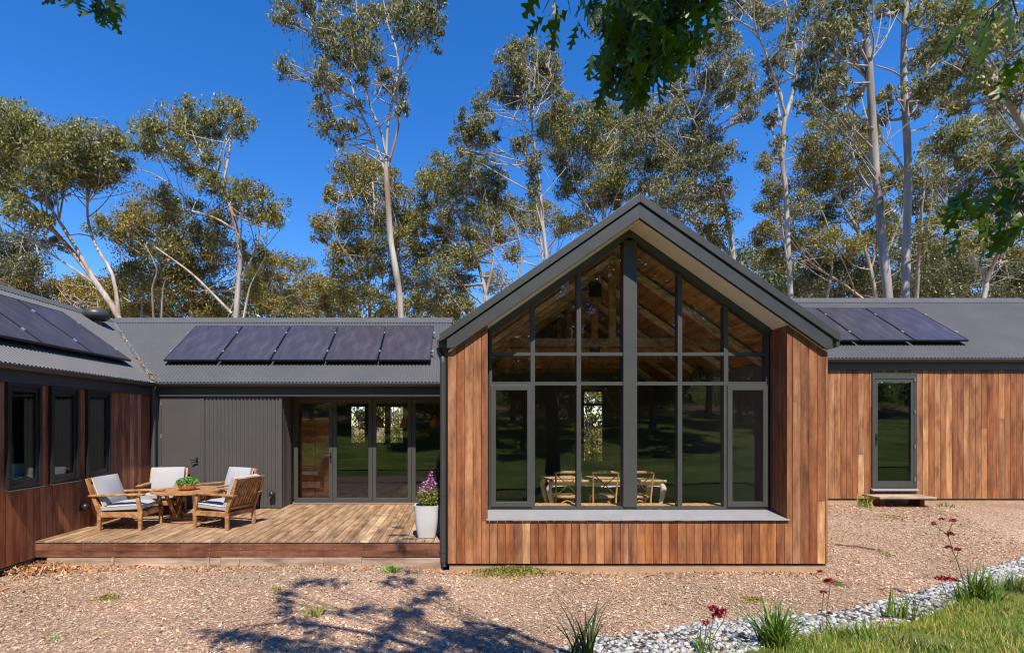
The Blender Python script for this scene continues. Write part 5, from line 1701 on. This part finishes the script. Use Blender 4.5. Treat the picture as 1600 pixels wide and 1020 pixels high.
for (xs_, lab) in (((-20, 40, 90), 'golden olive shrub behind the left roof ridge at the picture edge'), ((110, 150, 182), 'golden olive shrub beside the roof vent')):
    gum_tree(lab, 29, [([(xs_[1], 520), (xs_[1] + 3, 480), (xs_[1], 450)], 2.2, .9), ([(xs_[0], 520), (xs_[0], 480), (xs_[0] + 5, 455)], 2, .9)],
             [(xs_[0], 448, 34, 18), (xs_[1], 446, 32, 16), (xs_[2], 455, 28, 16), (xs_[0] + 15, 470, 36, 18), (xs_[1] + 20, 475, 34, 18), (xs_[2], 485, 26, 16)], 'gum_gold', dens=28, name='shrub', group='golden shrubs behind the left roof')['category'] = 'shrub'

for (xs_, yy, lab) in (((530, 575, 560), 600, 'green shrub outside the left rear window'), ((600, 640, 625), 605, 'green shrub outside the two right rear windows'), ((905, 945, 925), 610, 'green shrub outside the narrow rear window of the gable room')):
    gum_tree(lab, 19.5, [([(xs_[2], 720), (xs_[2] + 2, 670), (xs_[2] - 4, 630)], 2.0, .9), ([(xs_[0] + 10, 720), (xs_[0] + 14, 660), (xs_[0] + 5, 620)], 1.6, .7)],
             [(xs_[0], yy + 10, 26, 20), (xs_[1], yy + 15, 26, 20), (xs_[2], yy - 5, 26, 20), (xs_[0], yy + 50, 28, 22), (xs_[1], yy + 55, 28, 22), (xs_[2], yy + 85, 30, 20), (xs_[0] + 5, yy + 95, 28, 18), (xs_[1], yy + 100, 28, 18), (xs_[2], yy + 115, 34, 16)], 'gum_olive', dens=20, name='shrub', group='shrubs behind the house', L=.14, Wd=.06)['category'] = 'shrub'

# a far wood that reads as one mass, lower than the gums
pts = []
for k in range(430):
    x = rng.uniform(-62, 78)
    y = rng.uniform(46, 60)
    top = (12.0 + 3.5 * float(sstep(20, 30, x)) + 2.0 * float(sstep(-22, -34, x))) * rng.uniform(.72, 1.08)
    zc = top - rng.uniform(0, 1) ** 1.5 * min(top, 9.0)
    p_, s_ = clump_leaves(np.array([x, y, zc]), rng.uniform(1.6, 3.2), 1.8, rng.uniform(1.0, 2.0), 14, .46, .17, rng)
    pts.append(p_)
back = []
for k in range(360):
    x = rng.uniform(-60, 60)
    y = rng.uniform(-48, -40)
    zc = rng.uniform(-.3, 13.5) + 2.2
    p_, s_ = clump_leaves(np.array([x, y, zc]), rng.uniform(1.8, 3.0), 1.6, rng.uniform(1.2, 2.0), 13, .42, .16, rng)
    back.append(p_)
V, Fq = leafset(np.concatenate(back), .42, .16, .6, .7, 78)
np_obj('far_forest', V, Fq, M['gum_dark'], kind='stuff', label='bushland beyond the lawn facing the house')
C = np.concatenate(pts)
V, Fq = leafset(C, .46, .17, .6, .7, 77)
np_obj('far_forest', V, Fq, M['gum_dark'], kind='stuff', label='distant bushland behind the gums')

# ------------------------------------------------------------------ trees behind the camera, mirrored in the glass and shading the lawn
def lawn_tree(x, y, h, label, mat='gum_dark'):
    TSEED[0] += 1
    r = np.random.default_rng(TSEED[0])
    z = GZ(x, y)
    root = thing('lawn_tree', (x, y, z), label, 'tree', 'trees across the lawn facing the house')
    mb = MB().tube(catmull([(x, y, z - .2), (x + .15, y, z + h * .3), (x - .1, y + .1, z + h * .6), (x + .1, y, z + h * .9)], 3), [.26, .24, .22, .2, .18, .16, .13, .11, .08, .05], 8, cap=False)
    pts = []
    for k in range(24):
        zz = h * r.uniform(.22, .98)
        sp = h * .26 * (1 - .5 * abs(zz / h - .5))
        c = np.array([x + r.uniform(-sp, sp), y + r.uniform(-sp, sp), z + zz])
        p_, s_ = clump_leaves(c, r.uniform(.9, 1.6), 1.2, r.uniform(.7, 1.2), 26, .34, .13, r)
        pts.append(p_)
        mb.tube([(x, y, z + zz * .85), ((x + c[0]) / 2, (y + c[1]) / 2, z + zz * .95), tuple(c)], [.07, .05, .02], 5, cap=False)
    obj('trunk', mb, M['bark_grey'], root, smooth=True)
    V, Fq = leafset(np.concatenate(pts), .34, .13, .5, .8, TSEED[0])
    np_obj('crown', V, Fq, M[mat], root, origin=(x, y, z))


for i, (x, y, h) in enumerate([(-9, -22, 15), (-4.5, -26, 17), (0.5, -21, 14), (4.5, -28, 17), (9, -24, 15), (14, -28, 16), (19, -24, 15), (-14, -27, 17), (-19, -24, 15), (24, -29, 16), (2.5, -34, 19), (-7, -35, 19), (11, -36, 19), (-24, -30, 16), (17, -35, 18), (-1.5, -13, 9), (11.5, -15, 10), (4, -15, 10), (-12, -16, 10)]):
    lawn_tree(x, y, h, 'leafy tree standing on the lawn across from the house', 'gum_dark' if i % 3 else 'gum')

# ------------------------------------------------------------------ the oak overhead
oak = thing('oak_tree', (3.4, -2.6, GZ(3.4, -2.6)), 'overhanging oak with lobed dark green leaves hanging into the top of the view', 'tree')
OB = Vector((3.4, -2.6, GZ(3.4, -2.6)))
mb = MB()
mb.tube(catmull([OB - Vector((0, 0, .2)), OB + Vector((-.05, .1, 2.2)), (3.1, -2.3, 2.6), (2.6, -1.6, 4.4), (2.2, -1.2, 6.5)], 3), [.30, .26, .24, .22, .21, .20, .18, .17, .15, .13, .11, .09, .07], 10, cap=False)
obj('trunk', mb, M['bark_oak'], oak, smooth=True)


def oak_leaf(seed, L=.135):
    """deeply lobed pin oak leaf: strip along the midrib with alternating wide lobes and narrow sinuses, gently folded and curled"""
    r = random.Random(seed)
    prof = [(0, .004), (.10, .010), (.16, .05), (.22, .16), (.26, .17), (.30, .06), (.36, .045), (.44, .24), (.50, .26), (.53, .09), (.60, .05), (.68, .22), (.74, .22), (.77, .08), (.84, .05), (.90, .10), (.95, .06), (1.0, .004)]
    curl = r.uniform(-.3, .5)
    fold = r.uniform(.1, .45)
    vs, fs = [], []
    for i, (t_, w) in enumerate(prof):
        y = t_ * L
        z = -curl * t_ * t_ * L * .6
        wj = w * L * r.uniform(.85, 1.15) * 1.05
        sweep = w * L * .38
        vs += [(-wj, y + sweep, z + wj * fold), (0, y, z), (wj, y + sweep * r.uniform(.8, 1.2), z + wj * fold)]
        if i:
            a = (i - 1) * 3
            fs += [(a, a + 1, a + 4, a + 3), (a + 1, a + 2, a + 5, a + 4)]
    return vs, fs


LEAVES = []
for k in range(8):
    vs, fs = oak_leaf(k)
    me = bpy.data.meshes.new('leaf')
    me.from_pydata(vs, [], fs)
    me.materials.append(M['oak'])
    me.polygons.foreach_set('use_smooth', [True] * len(me.polygons))
    LEAVES.append(me)
LEAF_V = [oak_leaf(k) for k in range(8)]


def leaf_matrix(p, down):
    a = Vector((random.gauss(0, .45), random.gauss(0, .45), -down)).normalized()
    ref = Vector((random.gauss(0, 1), random.gauss(0, 1), random.gauss(0, .4) + .6)).normalized()
    n_ = (ref - a * ref.dot(a)).normalized()
    s_ = a.cross(n_).normalized()
    sc_ = random.uniform(.75, 1.2)
    m = Matrix(((s_.x, a.x, n_.x, p.x), (s_.y, a.y, n_.y, p.y), (s_.z, a.z, n_.z, p.z), (0, 0, 0, 1)))
    return m @ Matrix.Scale(sc_, 4)


# sprays that hang into the picture: (px, py, rx, ry, depth, leaves)
sprays = [(985, -30, 85, 45, 2.3, 44), (1050, -15, 75, 40, 2.25, 44), (985, 45, 42, 45, 2.2, 52), (1030, 45, 52, 45, 2.35, 60), (985, 98, 28, 35, 2.25, 36), (1020, 100, 30, 30, 2.3, 36), (1000, 60, 50, 60, 2.45, 50), (1095, 5, 35, 16, 2.2, 16), (880, -25, 30, 20, 2.1, 8),
          (112, -28, 40, 25, 2.4, 12), (130, -8, 18, 18, 2.4, 4), (75, -35, 14, 16, 2.4, 3),
          (1590, 5, 30, 40, 1.9, 14), (1625, 80, 30, 40, 1.9, 12), (1565, 290, 36, 20, 2.0, 9), (1600, 320, 40, 40, 1.95, 18), (1612, 365, 22, 22, 2.0, 7), (1712, 648, 8, 36, 2.1, 5)]
limb = MB()
fork = Vector((2.6, -1.6, 4.4))
BOUGHS = [catmull(q, 5) for q in ([fork, (1.8, .2, 4.7), (1.1, 1.5, 4.1), (.75, 2.2, 3.2), (.55, 2.6, 2.75)],
                                  [fork, (.6, .2, 4.9), (-.9, 1.5, 4.0), (-1.6, 2.2, 2.9), (-1.75, 2.4, 2.5)],
                                  [(3.1, -2.3, 2.6), (3.5, -.4, 3.0), (3.3, 1.1, 2.5), (2.9, 1.8, 1.6), (2.75, 2.05, .9), (2.8, 2.15, .2)])]
for q in BOUGHS:
    limb.tube(q, [.055 - .045 * t_ / (len(q) - 1) for t_ in range(len(q))], 7, cap=False)
BOUGHS = [q[len(q) // 2:] for q in BOUGHS]
count = 0
for (px, py, rx, ry, Y, n) in sprays:
    c = P(px, py, Y)
    k = Y / F
    st = c + Vector((random.uniform(-.05, .05), -.1, ry * k + .25))
    bough = BOUGHS[2] if px > 1400 else (BOUGHS[1] if px < 400 else BOUGHS[0])
    near = min(bough, key=lambda b_: (b_ - c).length + random.uniform(0, .25))
    m2 = near.lerp(c, .5) + Vector((random.uniform(-.06, .06), random.uniform(-.06, .06), .12))
    tw = catmull([near, m2, c + Vector((0, 0, ry * k * .6)), c - Vector((0, 0, ry * k * .5))], 3)
    limb.tube(tw, [.010 - .008 * t_ / (len(tw) - 1) for t_ in range(len(tw))], 5, cap=False)
    for q in range(5):
        e_ = c + Vector((random.uniform(-1, 1) * rx * k, random.uniform(-.2, .2), random.uniform(-.8, .8) * ry * k))
        b_ = tw[random.randint(len(tw) // 2, len(tw) - 2)]
        limb.tube([b_, b_.lerp(e_, .5) + Vector((0, 0, .03)), e_], [.0035, .0025, .0012], 4, cap=False)
    for q in range(int(n * 1.5)):
        p = c + Vector((random.uniform(-1.02, 1.02) * rx * k, random.uniform(-.22, .22), random.uniform(-.9, .9) * ry * k + .06))
        o = bpy.data.objects.new('leaf', LEAVES[count % 8])
        COL.objects.link(o)
        o.parent = oak
        m = leaf_matrix(p, 1.0)
        o.matrix_parent_inverse = Matrix.Identity(4)
        m.translation = p - OB
        o.matrix_local = m
        count += 1
# crown above the view, thrown down as dappled shade on the mulch: (shadow px, py, radius m, height)
shade = []
for chain, rr in (([(462, 906), (490, 904), (515, 908), (545, 915)], .085), ([(438, 922), (448, 940), (458, 958), (474, 978)], .10), ([(332, 984), (365, 990), (400, 994), (440, 998), (478, 1002)], .11),
                  ([(692, 918), (670, 928), (652, 942), (636, 956), (622, 972), (606, 988), (590, 1003), (572, 1016)], .12), ([(545, 955), (570, 950), (592, 947)], .07), ([(596, 985), (640, 960), (668, 962)], .06),
                  ([(640, 1016), (680, 1010), (705, 996), (716, 978)], .13), ([(716, 992), (745, 1000), (770, 988), (792, 985)], .12), ([(603, 905), (632, 902), (655, 898)], .06), ([(612, 915), (640, 912)], .06), ([(420, 1012), (450, 1010), (500, 1014), (540, 1012)], .10), ([(480, 975), (500, 985), (520, 1000)], .07),
                  ([(620, 855), (628, 872), (624, 888)], .075), ([(560, 1030), (640, 1032), (720, 1030)], .22)):
    for (ax0, ay0), (ax1, ay1) in zip(chain[:-1], chain[1:]):
        for q in range(3):
            f_ = q / 3
            shade.append((ax0 + (ax1 - ax0) * f_ + random.uniform(-9, 9), ay0 + (ay1 - ay0) * f_ + random.uniform(-5, 5), rr * random.uniform(.7, 1.6), 4.5 + random.uniform(-.12, .12) + (ax0 % 7) * .06))
V_all, F_all = [], []
off = 0
for (px, py, rr, hz_) in shade:
    g_ = on_ground(px, py)
    s = (hz_ - g_.z) / SUN_TO.z
    c = g_ + SUN_TO * s
    if (len(V_all) // 7) % 4 == 0:
      limb.tube(catmull([Vector((2.4, -1.4, 5.2)), Vector((2.4, -1.4, 5.2)).lerp(c, .5) + Vector((0, 0, .35)), c], 3), [.030, .026, .022, .016, .012, .008, .005], 5, cap=False)
    for q in range(int(8 + 850 * rr * rr)):
        d = Vector((random.gauss(0, 1), random.gauss(0, 1), random.gauss(0, .6)))
        d = d.normalized() * rr * random.random() ** .5
        vs, fs = LEAF_V[q % 8]
        m = leaf_matrix(c + d, .5)
        V_all += [tuple(m @ Vector(v_)) for v_ in vs]
        F_all += [tuple(i + off for i in f_) for f_ in fs]
        off += len(vs)
obj('limb', limb, M['bark_oak'], oak, smooth=True)
np_obj('crown', V_all, F_all, M['oak'], oak, smooth=True, kind='stuff', origin=tuple(OB))

# ------------------------------------------------------------------ stones of the drain line
import bmesh
strip = thing('stone_strip', (4, 5.8, -2), 'x', 'x')
for k in ('label', 'category'):
    del strip[k]
strip['kind'] = 'structure'
bed_v, bed_f = [], []
for i, (a, b_) in enumerate(zip(UP, LOW)):
    for p in (a, b_):
        bed_v.append((p.x, p.y, GZ(p.x, p.y) + .008))
    if i:
        k = (i - 1) * 2
        bed_f.append((k, k + 1, k + 3, k + 2))
obj('gravel_bed', MB().add(bed_v, bed_f), M['soil'], strip)
ROCK = []
for k in range(12):
    bm = bmesh.new()
    sq = random.uniform(.32, .55)
    for q in range(11):
        v = Vector((random.gauss(0, 1), random.gauss(0, 1), random.gauss(0, 1))).normalized()
        bm.verts.new((v.x * random.uniform(.85, 1.25), v.y * random.uniform(.7, 1.0), v.z * sq))
    r_ = bmesh.ops.convex_hull(bm, input=bm.verts)
    bmesh.ops.delete(bm, geom=[g for g in r_['geom_interior'] if isinstance(g, bmesh.types.BMVert)], context='VERTS')
    me = bpy.data.meshes.new('stone')
    bm.to_mesh(me)
    bm.free()
    me.materials.append(M['stone'])
    ROCK.append(me)
pos = []
for i in range(len(UP) - 1):
    a0, a1, b0, b1 = UP[i], UP[i + 1], LOW[i], LOW[i + 1]
    area = ((a1 - a0).length + (b1 - b0).length) / 2 * ((a0 - b0).length + (a1 - b1).length) / 2
    for q in range(int(area * 880)):
        u, v = random.random(), random.uniform(-.03, 1.05)
        p = a0.lerp(a1, u).lerp(b0.lerp(b1, u), v)
        pos.append((p.x, p.y))
pos = [p for p in pos if p[1] * .0 == 0]
pos.sort(key=lambda p: p[1])
big = [p for p in pos if 800 < CX + F * p[0] / p[1] < 1620]
step = max(1, len(big) // 300)
chosen = set(id(p) for p in big[:300])
Vs, Fs = [], []
off = 0
for p in pos:
    s = min(random.lognormvariate(-3.62, .34), .05)
    z = GZ(*p) + s * .38
    me = random.choice(ROCK)
    rot = (random.uniform(-.5, .5), random.uniform(-.5, .5), random.uniform(0, 6.28))
    if id(p) in chosen:
        o = bpy.data.objects.new('stone', me)
        COL.objects.link(o)
        o.parent = strip
        o.location = Vector((p[0], p[1], z)) - WP[strip]
        o.rotation_euler = rot
        o.scale = (s * 1.15, s * 1.15, s * 1.1)
    else:
        from mathutils import Euler
        m = Matrix.Translation((p[0], p[1], z)) @ Euler(rot).to_matrix().to_4x4() @ Matrix.Scale(s, 4)
        Vs += [tuple(m @ v.co) for v in me.vertices]
        Fs += [tuple(i + off for i in f.vertices) for f in me.polygons]
        off += len(me.vertices)
np_obj('stone_fill', Vs, Fs, M['stone'], strip, kind='stuff', origin=(4, 5.8, -2))


# ------------------------------------------------------------------ grass, tufts, flowers and weeds
def blades(B, L, Wd, lean, seed, curve=.5, seg=3):
    """curved tapering blades rooted at B (n,3) -> quads"""
    r = np.random.default_rng(seed)
    n = len(B)
    az = r.uniform(0, 6.283, n)
    h = np.stack([np.cos(az), np.sin(az), np.zeros(n)], -1)
    sd_ = np.stack([-np.sin(az + r.normal(0, .6, n)), np.cos(az), np.zeros(n)], -1)
    Ls = L * r.uniform(.5, 1.15, n)
    ln = lean * r.uniform(.15, 1.2, n)
    vs = []
    for i in range(seg + 1):
        t_ = i / seg
        up = t_ - curve * .45 * t_ * t_ * ln
        outw = ln * (t_ * .45 + curve * t_ * t_ * .7)
        c = B + h * (outw * Ls)[:, None] + np.array([0, 0, 1])[None] * (up * Ls)[:, None]
        w = Wd * (1 - .9 * t_ ** 1.6) * .5
        vs += [c - sd_ * w, c + sd_ * w]
    V = np.stack(vs, 1).reshape(-1, 3)
    k = 2 * (seg + 1)
    base = (np.arange(n) * k)[:, None]
    Fq = np.concatenate([base + np.array([2 * i, 2 * i + 1, 2 * i + 3, 2 * i + 2])[None] for i in range(seg)])
    return V, Fq


# lawn blades in the lower right corner
n = 150000
x = rng.uniform(.8, 10.5, n)
y = rng.uniform(3.0, 8.4, n)
pn = np.sin(x * 3.1 + y * 1.3) * np.sin(y * 4.3 - x * 1.1) + np.sin(x * 7.7 + y * 5) * .35 + np.sin(x * 13 - y * 9) * .25 + rng.normal(0, .35, n)
ok = (y < edge_y(LOW, x) + .04 + rng.normal(0, .03, n) + np.where(rng.uniform(0, 1, n) < .06, rng.uniform(0, .35, n), 0)) & (np.abs(CX + F * x / y - 1200) < 760) & (pn > -.25)
B = np.stack([x, y, gz(x, y) + .005], -1)[ok]
V, Fq = blades(B, .095, .006, 1.1, 3, seg=2)
np_obj('grass', V, Fq, M['lawn_blade'], kind='stuff')


def tuft(px, py, n, L, Wd, lean, mat, label, name='grass_tuft', cat='grass tuft', group=None, spread=.05, curve=.6):
    g_ = on_ground(px, py)
    r = np.random.default_rng(int(px * 7 + py))
    B = np.array(g_)[None] + np.concatenate([r.normal(0, spread, (n, 2)), np.zeros((n, 1))], 1)
    V, Fq = blades(B, L, Wd, lean, int(px + py), curve, 4)
    t_ = thing(name, g_, label, cat, group)
    if n <= 45:
        nf = len(Fq) // n
        for i in range(n):
            sub = V[i * 10:(i + 1) * 10]
            np_obj('blade', sub, np.array([[2 * q, 2 * q + 1, 2 * q + 3, 2 * q + 2] for q in range(4)]), M[mat], t_, origin=tuple(sub.mean(0)))
    else:
        np_obj('foliage', V, Fq, M[mat], t_, origin=tuple(g_))
    return t_, g_


def paw_heads(t_, g_, Y, stems, heads, rs=.004):
    m = MB()
    for st in stems:
        m.tube(catmull([P(x, y, Y) for (x, y) in st], 3), rs, 5)
    obj('stem', m, M['stem'], t_, smooth=True)
    for (hx, hy, rr) in heads:
        c = np.array(P(hx, hy, Y))
        r = np.random.default_rng(int(hx * 3 + hy))
        nn = 34
        d = r.normal(0, 1, (nn, 3))
        d /= np.linalg.norm(d, axis=1, keepdims=True)
        d[:, 2] = np.abs(d[:, 2]) * .8 - .2
        C = c + d * rr * Y / F * .8
        V, Fq = leafset(C, rr * Y / F * 1.1, rr * Y / F * .42, -.3, .35, int(hx), d)
        np_obj('flower_head', V, Fq, M['paw_red'], t_, origin=tuple(c))


GP = 'strappy plants along the stone strip'
tuft(912, 1032, 36, .60, .024, .75, 'dark_blade', 'dark strappy plant at the left end of the stone strip', 'strappy_plant', 'plant', GP, .05)
t_, g_ = tuft(1103, 1022, 40, .22, .012, .7, 'blade', 'red kangaroo paw with two clustered flower heads on the stone strip', 'kangaroo_paw', 'flowering plant', 'kangaroo paws along the stone strip', .06)
paw_heads(t_, g_, g_.y, [[(1108, 1020), (1110, 990), (1114, 968), (1116, 958)], [(1108, 1010), (1120, 985), (1130, 970), (1134, 955)], [(1100, 1012), (1102, 990), (1104, 975)]], [(1115, 952, 9), (1120, 962, 8), (1131, 954, 6), (1103, 972, 6), (1124, 957, 7), (1124, 1018, 7)])
tuft(1212, 1012, 150, .44, .020, 1.0, 'blade', 'large bright green strappy tuft in the middle of the stone strip', 'strappy_plant', 'plant', GP, .05)
t_, g_ = tuft(1287, 992, 22, .17, .010, .6, 'blade', 'thin kangaroo paw with single dark buds below the gable corner', 'kangaroo_paw', 'flowering plant', 'kangaroo paws along the stone strip', .05)
paw_heads(t_, g_, g_.y, [[(1287, 990), (1284, 955), (1287, 928)], [(1292, 990), (1292, 950), (1297, 915), (1290, 912)]], [(1287, 925, 5), (1297, 958, 4), (1283, 893, 5), (1296, 908, 7)])
tuft(1338, 1000, 110, .20, .010, .9, 'blade', 'short green tuft at the lawn edge right of the large tuft', 'strappy_plant', 'plant', GP, .09)
tuft(1404, 968, 26, .34, .020, .5, 'blade', 'yellow green upright tuft left of the tall kangaroo paw', 'strappy_plant', 'plant', GP, .07)
tuft(1440, 972, 30, .30, .012, .4, 'lawn_blade', 'seeding grass clump beside the yellow green tuft', 'grass_tuft', 'grass tuft', GP, .14)
t_, g_ = tuft(1512, 945, 16, .30, .022, .45, 'blade', 'tall kangaroo paw with a branching stem of dark red buds at the right', 'kangaroo_paw', 'flowering plant', 'kangaroo paws along the stone strip', .05)
paw_heads(t_, g_, g_.y, [[(1512, 945), (1506, 910), (1496, 878), (1488, 858), (1480, 835), (1462, 822)], [(1482, 840), (1484, 826), (1488, 818)], [(1492, 872), (1496, 865), (1497, 860)], [(1510, 940), (1500, 918), (1494, 910)], [(1480, 940), (1478, 925), (1472, 912)]],
          [(1459, 818, 5), (1472, 811, 4), (1489, 813, 5), (1484, 834, 6), (1483, 855, 5), (1497, 859, 5), (1466, 903, 5), (1477, 905, 8), (1493, 907, 6)], .005)
tuft(1535, 938, 110, .46, .019, 1.0, 'blade', 'big green strappy clump spreading right of the tall kangaroo paw', 'strappy_plant', 'plant', GP, .08)
tuft(1590, 925, 70, .34, .014, 1.2, 'dark_blade', 'drooping strappy clump at the right picture edge', 'strappy_plant', 'plant', GP, .1)
tuft(1270, 1025, 90, .16, .008, .9, 'blade', 'low grass clump at the bottom edge under the big tuft', 'grass_tuft', 'grass tuft', GP, .12)
tuft(1450, 1020, 120, .16, .008, .9, 'dark_blade', 'dark grass clump at the bottom edge of the lawn', 'grass_tuft', 'grass tuft', GP, .15)


def weed(px, py, rx, ry, n, L, mat, label, hgt=.03):
    g_ = on_ground(px, py)
    k = g_.y / F
    r = np.random.default_rng(int(px + 3 * py))
    n_ = n
    xx_ = r.normal(0, .5, n_) * rx * k
    yy_ = r.normal(0, .5, n_) * ry * k * 3.2
    rr = np.exp(-((xx_ / (rx * k)) ** 2 + (yy_ / (ry * k * 3.2)) ** 2))
    C = np.stack([g_.x + xx_, g_.y + yy_, gz(g_.x + xx_, g_.y + yy_) + .008 + rr * hgt * r.uniform(0, 1, n_)], -1)
    V, Fq = leafset(C, L, L * .38, -.3, .8, int(px))
    return np_obj('weed_patch', V, Fq, M[mat], None, label=label, cat='weeds', group='weeds in the mulch', origin=tuple(g_))


weed(798, 894, 60, 9, 2600, .040, 'weed', 'wide yellow green weed patch at the foot of the gable wall', .09)
tuft(612, 894, 60, .14, .030, 1.3, 'bowl_leaf', 'bright green weed rosette in front of the deck sleeper', 'weed_rosette', 'weeds', 'weeds in the mulch', .03)
tuft(492, 962, 40, .13, .022, 1.6, 'weed', 'small pale weed rosette left of the branch shadows', 'weed_rosette', 'weeds', 'weeds in the mulch', .05)
weed(166, 935, 20, 5, 260, .035, 'weed', 'small weed patch in the mulch below the deck corner', .03)
weed(433, 922, 12, 4, 120, .03, 'weed', 'tiny weed patch between the sleeper and the shadows', .02)
weed(1178, 938, 18, 5, 240, .035, 'weed', 'pale weed patch above the large strappy tuft', .03)
weed(1304, 912, 10, 6, 160, .035, 'blade', 'green weed patch at the right corner of the gable', .05)
tuft(1352, 792, 60, .30, .010, .9, 'lawn_blade', 'dry grass tuft left of the timber step', 'grass_tuft', 'grass tuft', 'weeds in the mulch', .07)
tuft(1480, 791, 50, .13, .010, 1.3, 'blade', 'low grass tuft right of the timber step', 'grass_tuft', 'grass tuft', 'weeds in the mulch', .1)
weed(1385, 866, 12, 4, 120, .03, 'blade', 'little weed patch at the end of the long stick', .02)
weed(1395, 808, 26, 4, 240, .03, 'weed', 'faint weed patch on the slope before the timber step', .02)
weed(75, 1000, 14, 5, 60, .03, 'bowl_leaf', 'tiny green weed at the lower left of the mulch', .02)

# heap of fallen bark where the deck meets the side wing
n = 900
x = XX(55, 7.9) + np.abs(rng.normal(0, .55, n)) * rng.choice([-.55, 1.0], n)
y = 7.86 - np.abs(rng.normal(0, .22, n))
ok = (x < -4.2) & (x > -6.34)
x, y = x[ok], y[ok]
C = np.stack([x, y, gz(x, y) + .01 + .09 * np.exp(-((x + 6.1) / .5) ** 2) * rng.uniform(0, 1, len(x))], -1)
V, Fq = leafset(C, .10, .028, .0, .8, 21)
np_obj('fallen_bark', V, Fq, M['bark_litter'], kind='stuff')
n = 900
x = rng.uniform(-6.2, 5.5, n)
y = np.where(x < -.2, 7.90, 7.84) - np.abs(rng.normal(0, .13, n))
V, Fq = leafset(np.stack([x, y, gz(x, y) + .015], -1), .07, .02, 0, .7, 22)
np_obj('leaf_litter', V, Fq, M['bark_litter'], kind='stuff')
n = 700
x = rng.uniform(-6.2, 9.0, n)
y = rng.uniform(4.6, 10.8, n)
ok = (y > edge_y(UP, x)) & ((y < 7.8) | (x > 5.6)) & (np.sin(x * 1.9 + 1) * np.sin(y * 2.3) + rng.normal(0, .5, n) > .1)
C = np.stack([x, y, gz(x, y) + .018], -1)[ok]
V, Fq = leafset(C, .075, .018, 0, .6, 24)
V = V - (V - np.repeat(C, 4, 0)) * np.array([0, 0, .75])
np_obj('scattered_leaves', V, Fq, M['bark_litter'], kind='stuff')
n = 150
t_ = rng.uniform(0, 1, n) ** 2.2
C = np.stack([EXL - t_ * (EY * 0 + RY - EY) * .85 + rng.normal(-.05, .05, n), EY + t_ * (RY - EY) * .85 + rng.normal(0, .04, n), LZ + .05 + t_ * (RY - EY) * .85 * PITCH + rng.uniform(0, .02, n)], -1)
V, Fq = leafset(C, .07, .022, 0, .7, 23)
np_obj('valley_leaves', V, Fq, M['bark_litter'], kind='stuff')
for (a, b_, lab, r_) in (((1305, 851), (1380, 862), 'long thin dark stick lying on the slope below the right wing', .012), ((60, 872), (140, 886), 'pale curled bark strip lying against the deck sleeper', .016), ((1000, 905), (1028, 898), 'short bark strip lying below the gable plinth', .012), ((0, 925), (14, 922), 'stick end lying at the left picture edge', .02)):
    p, q = on_ground(*a), on_ground(*b_)
    p.z += .015
    q.z += .02
    mid = p.lerp(q, .5) + Vector((0, .03, .012))
    mb = MB().tube(catmull([p, mid, q], 4), [r_ * .9] * 4 + [r_] * 3 + [r_ * .4] * 2, 6)
    obj('fallen_stick', mb, M['stick'] if 'dark' in lab else M['bark_litter'], label=lab, cat='stick', group='sticks on the mulch')
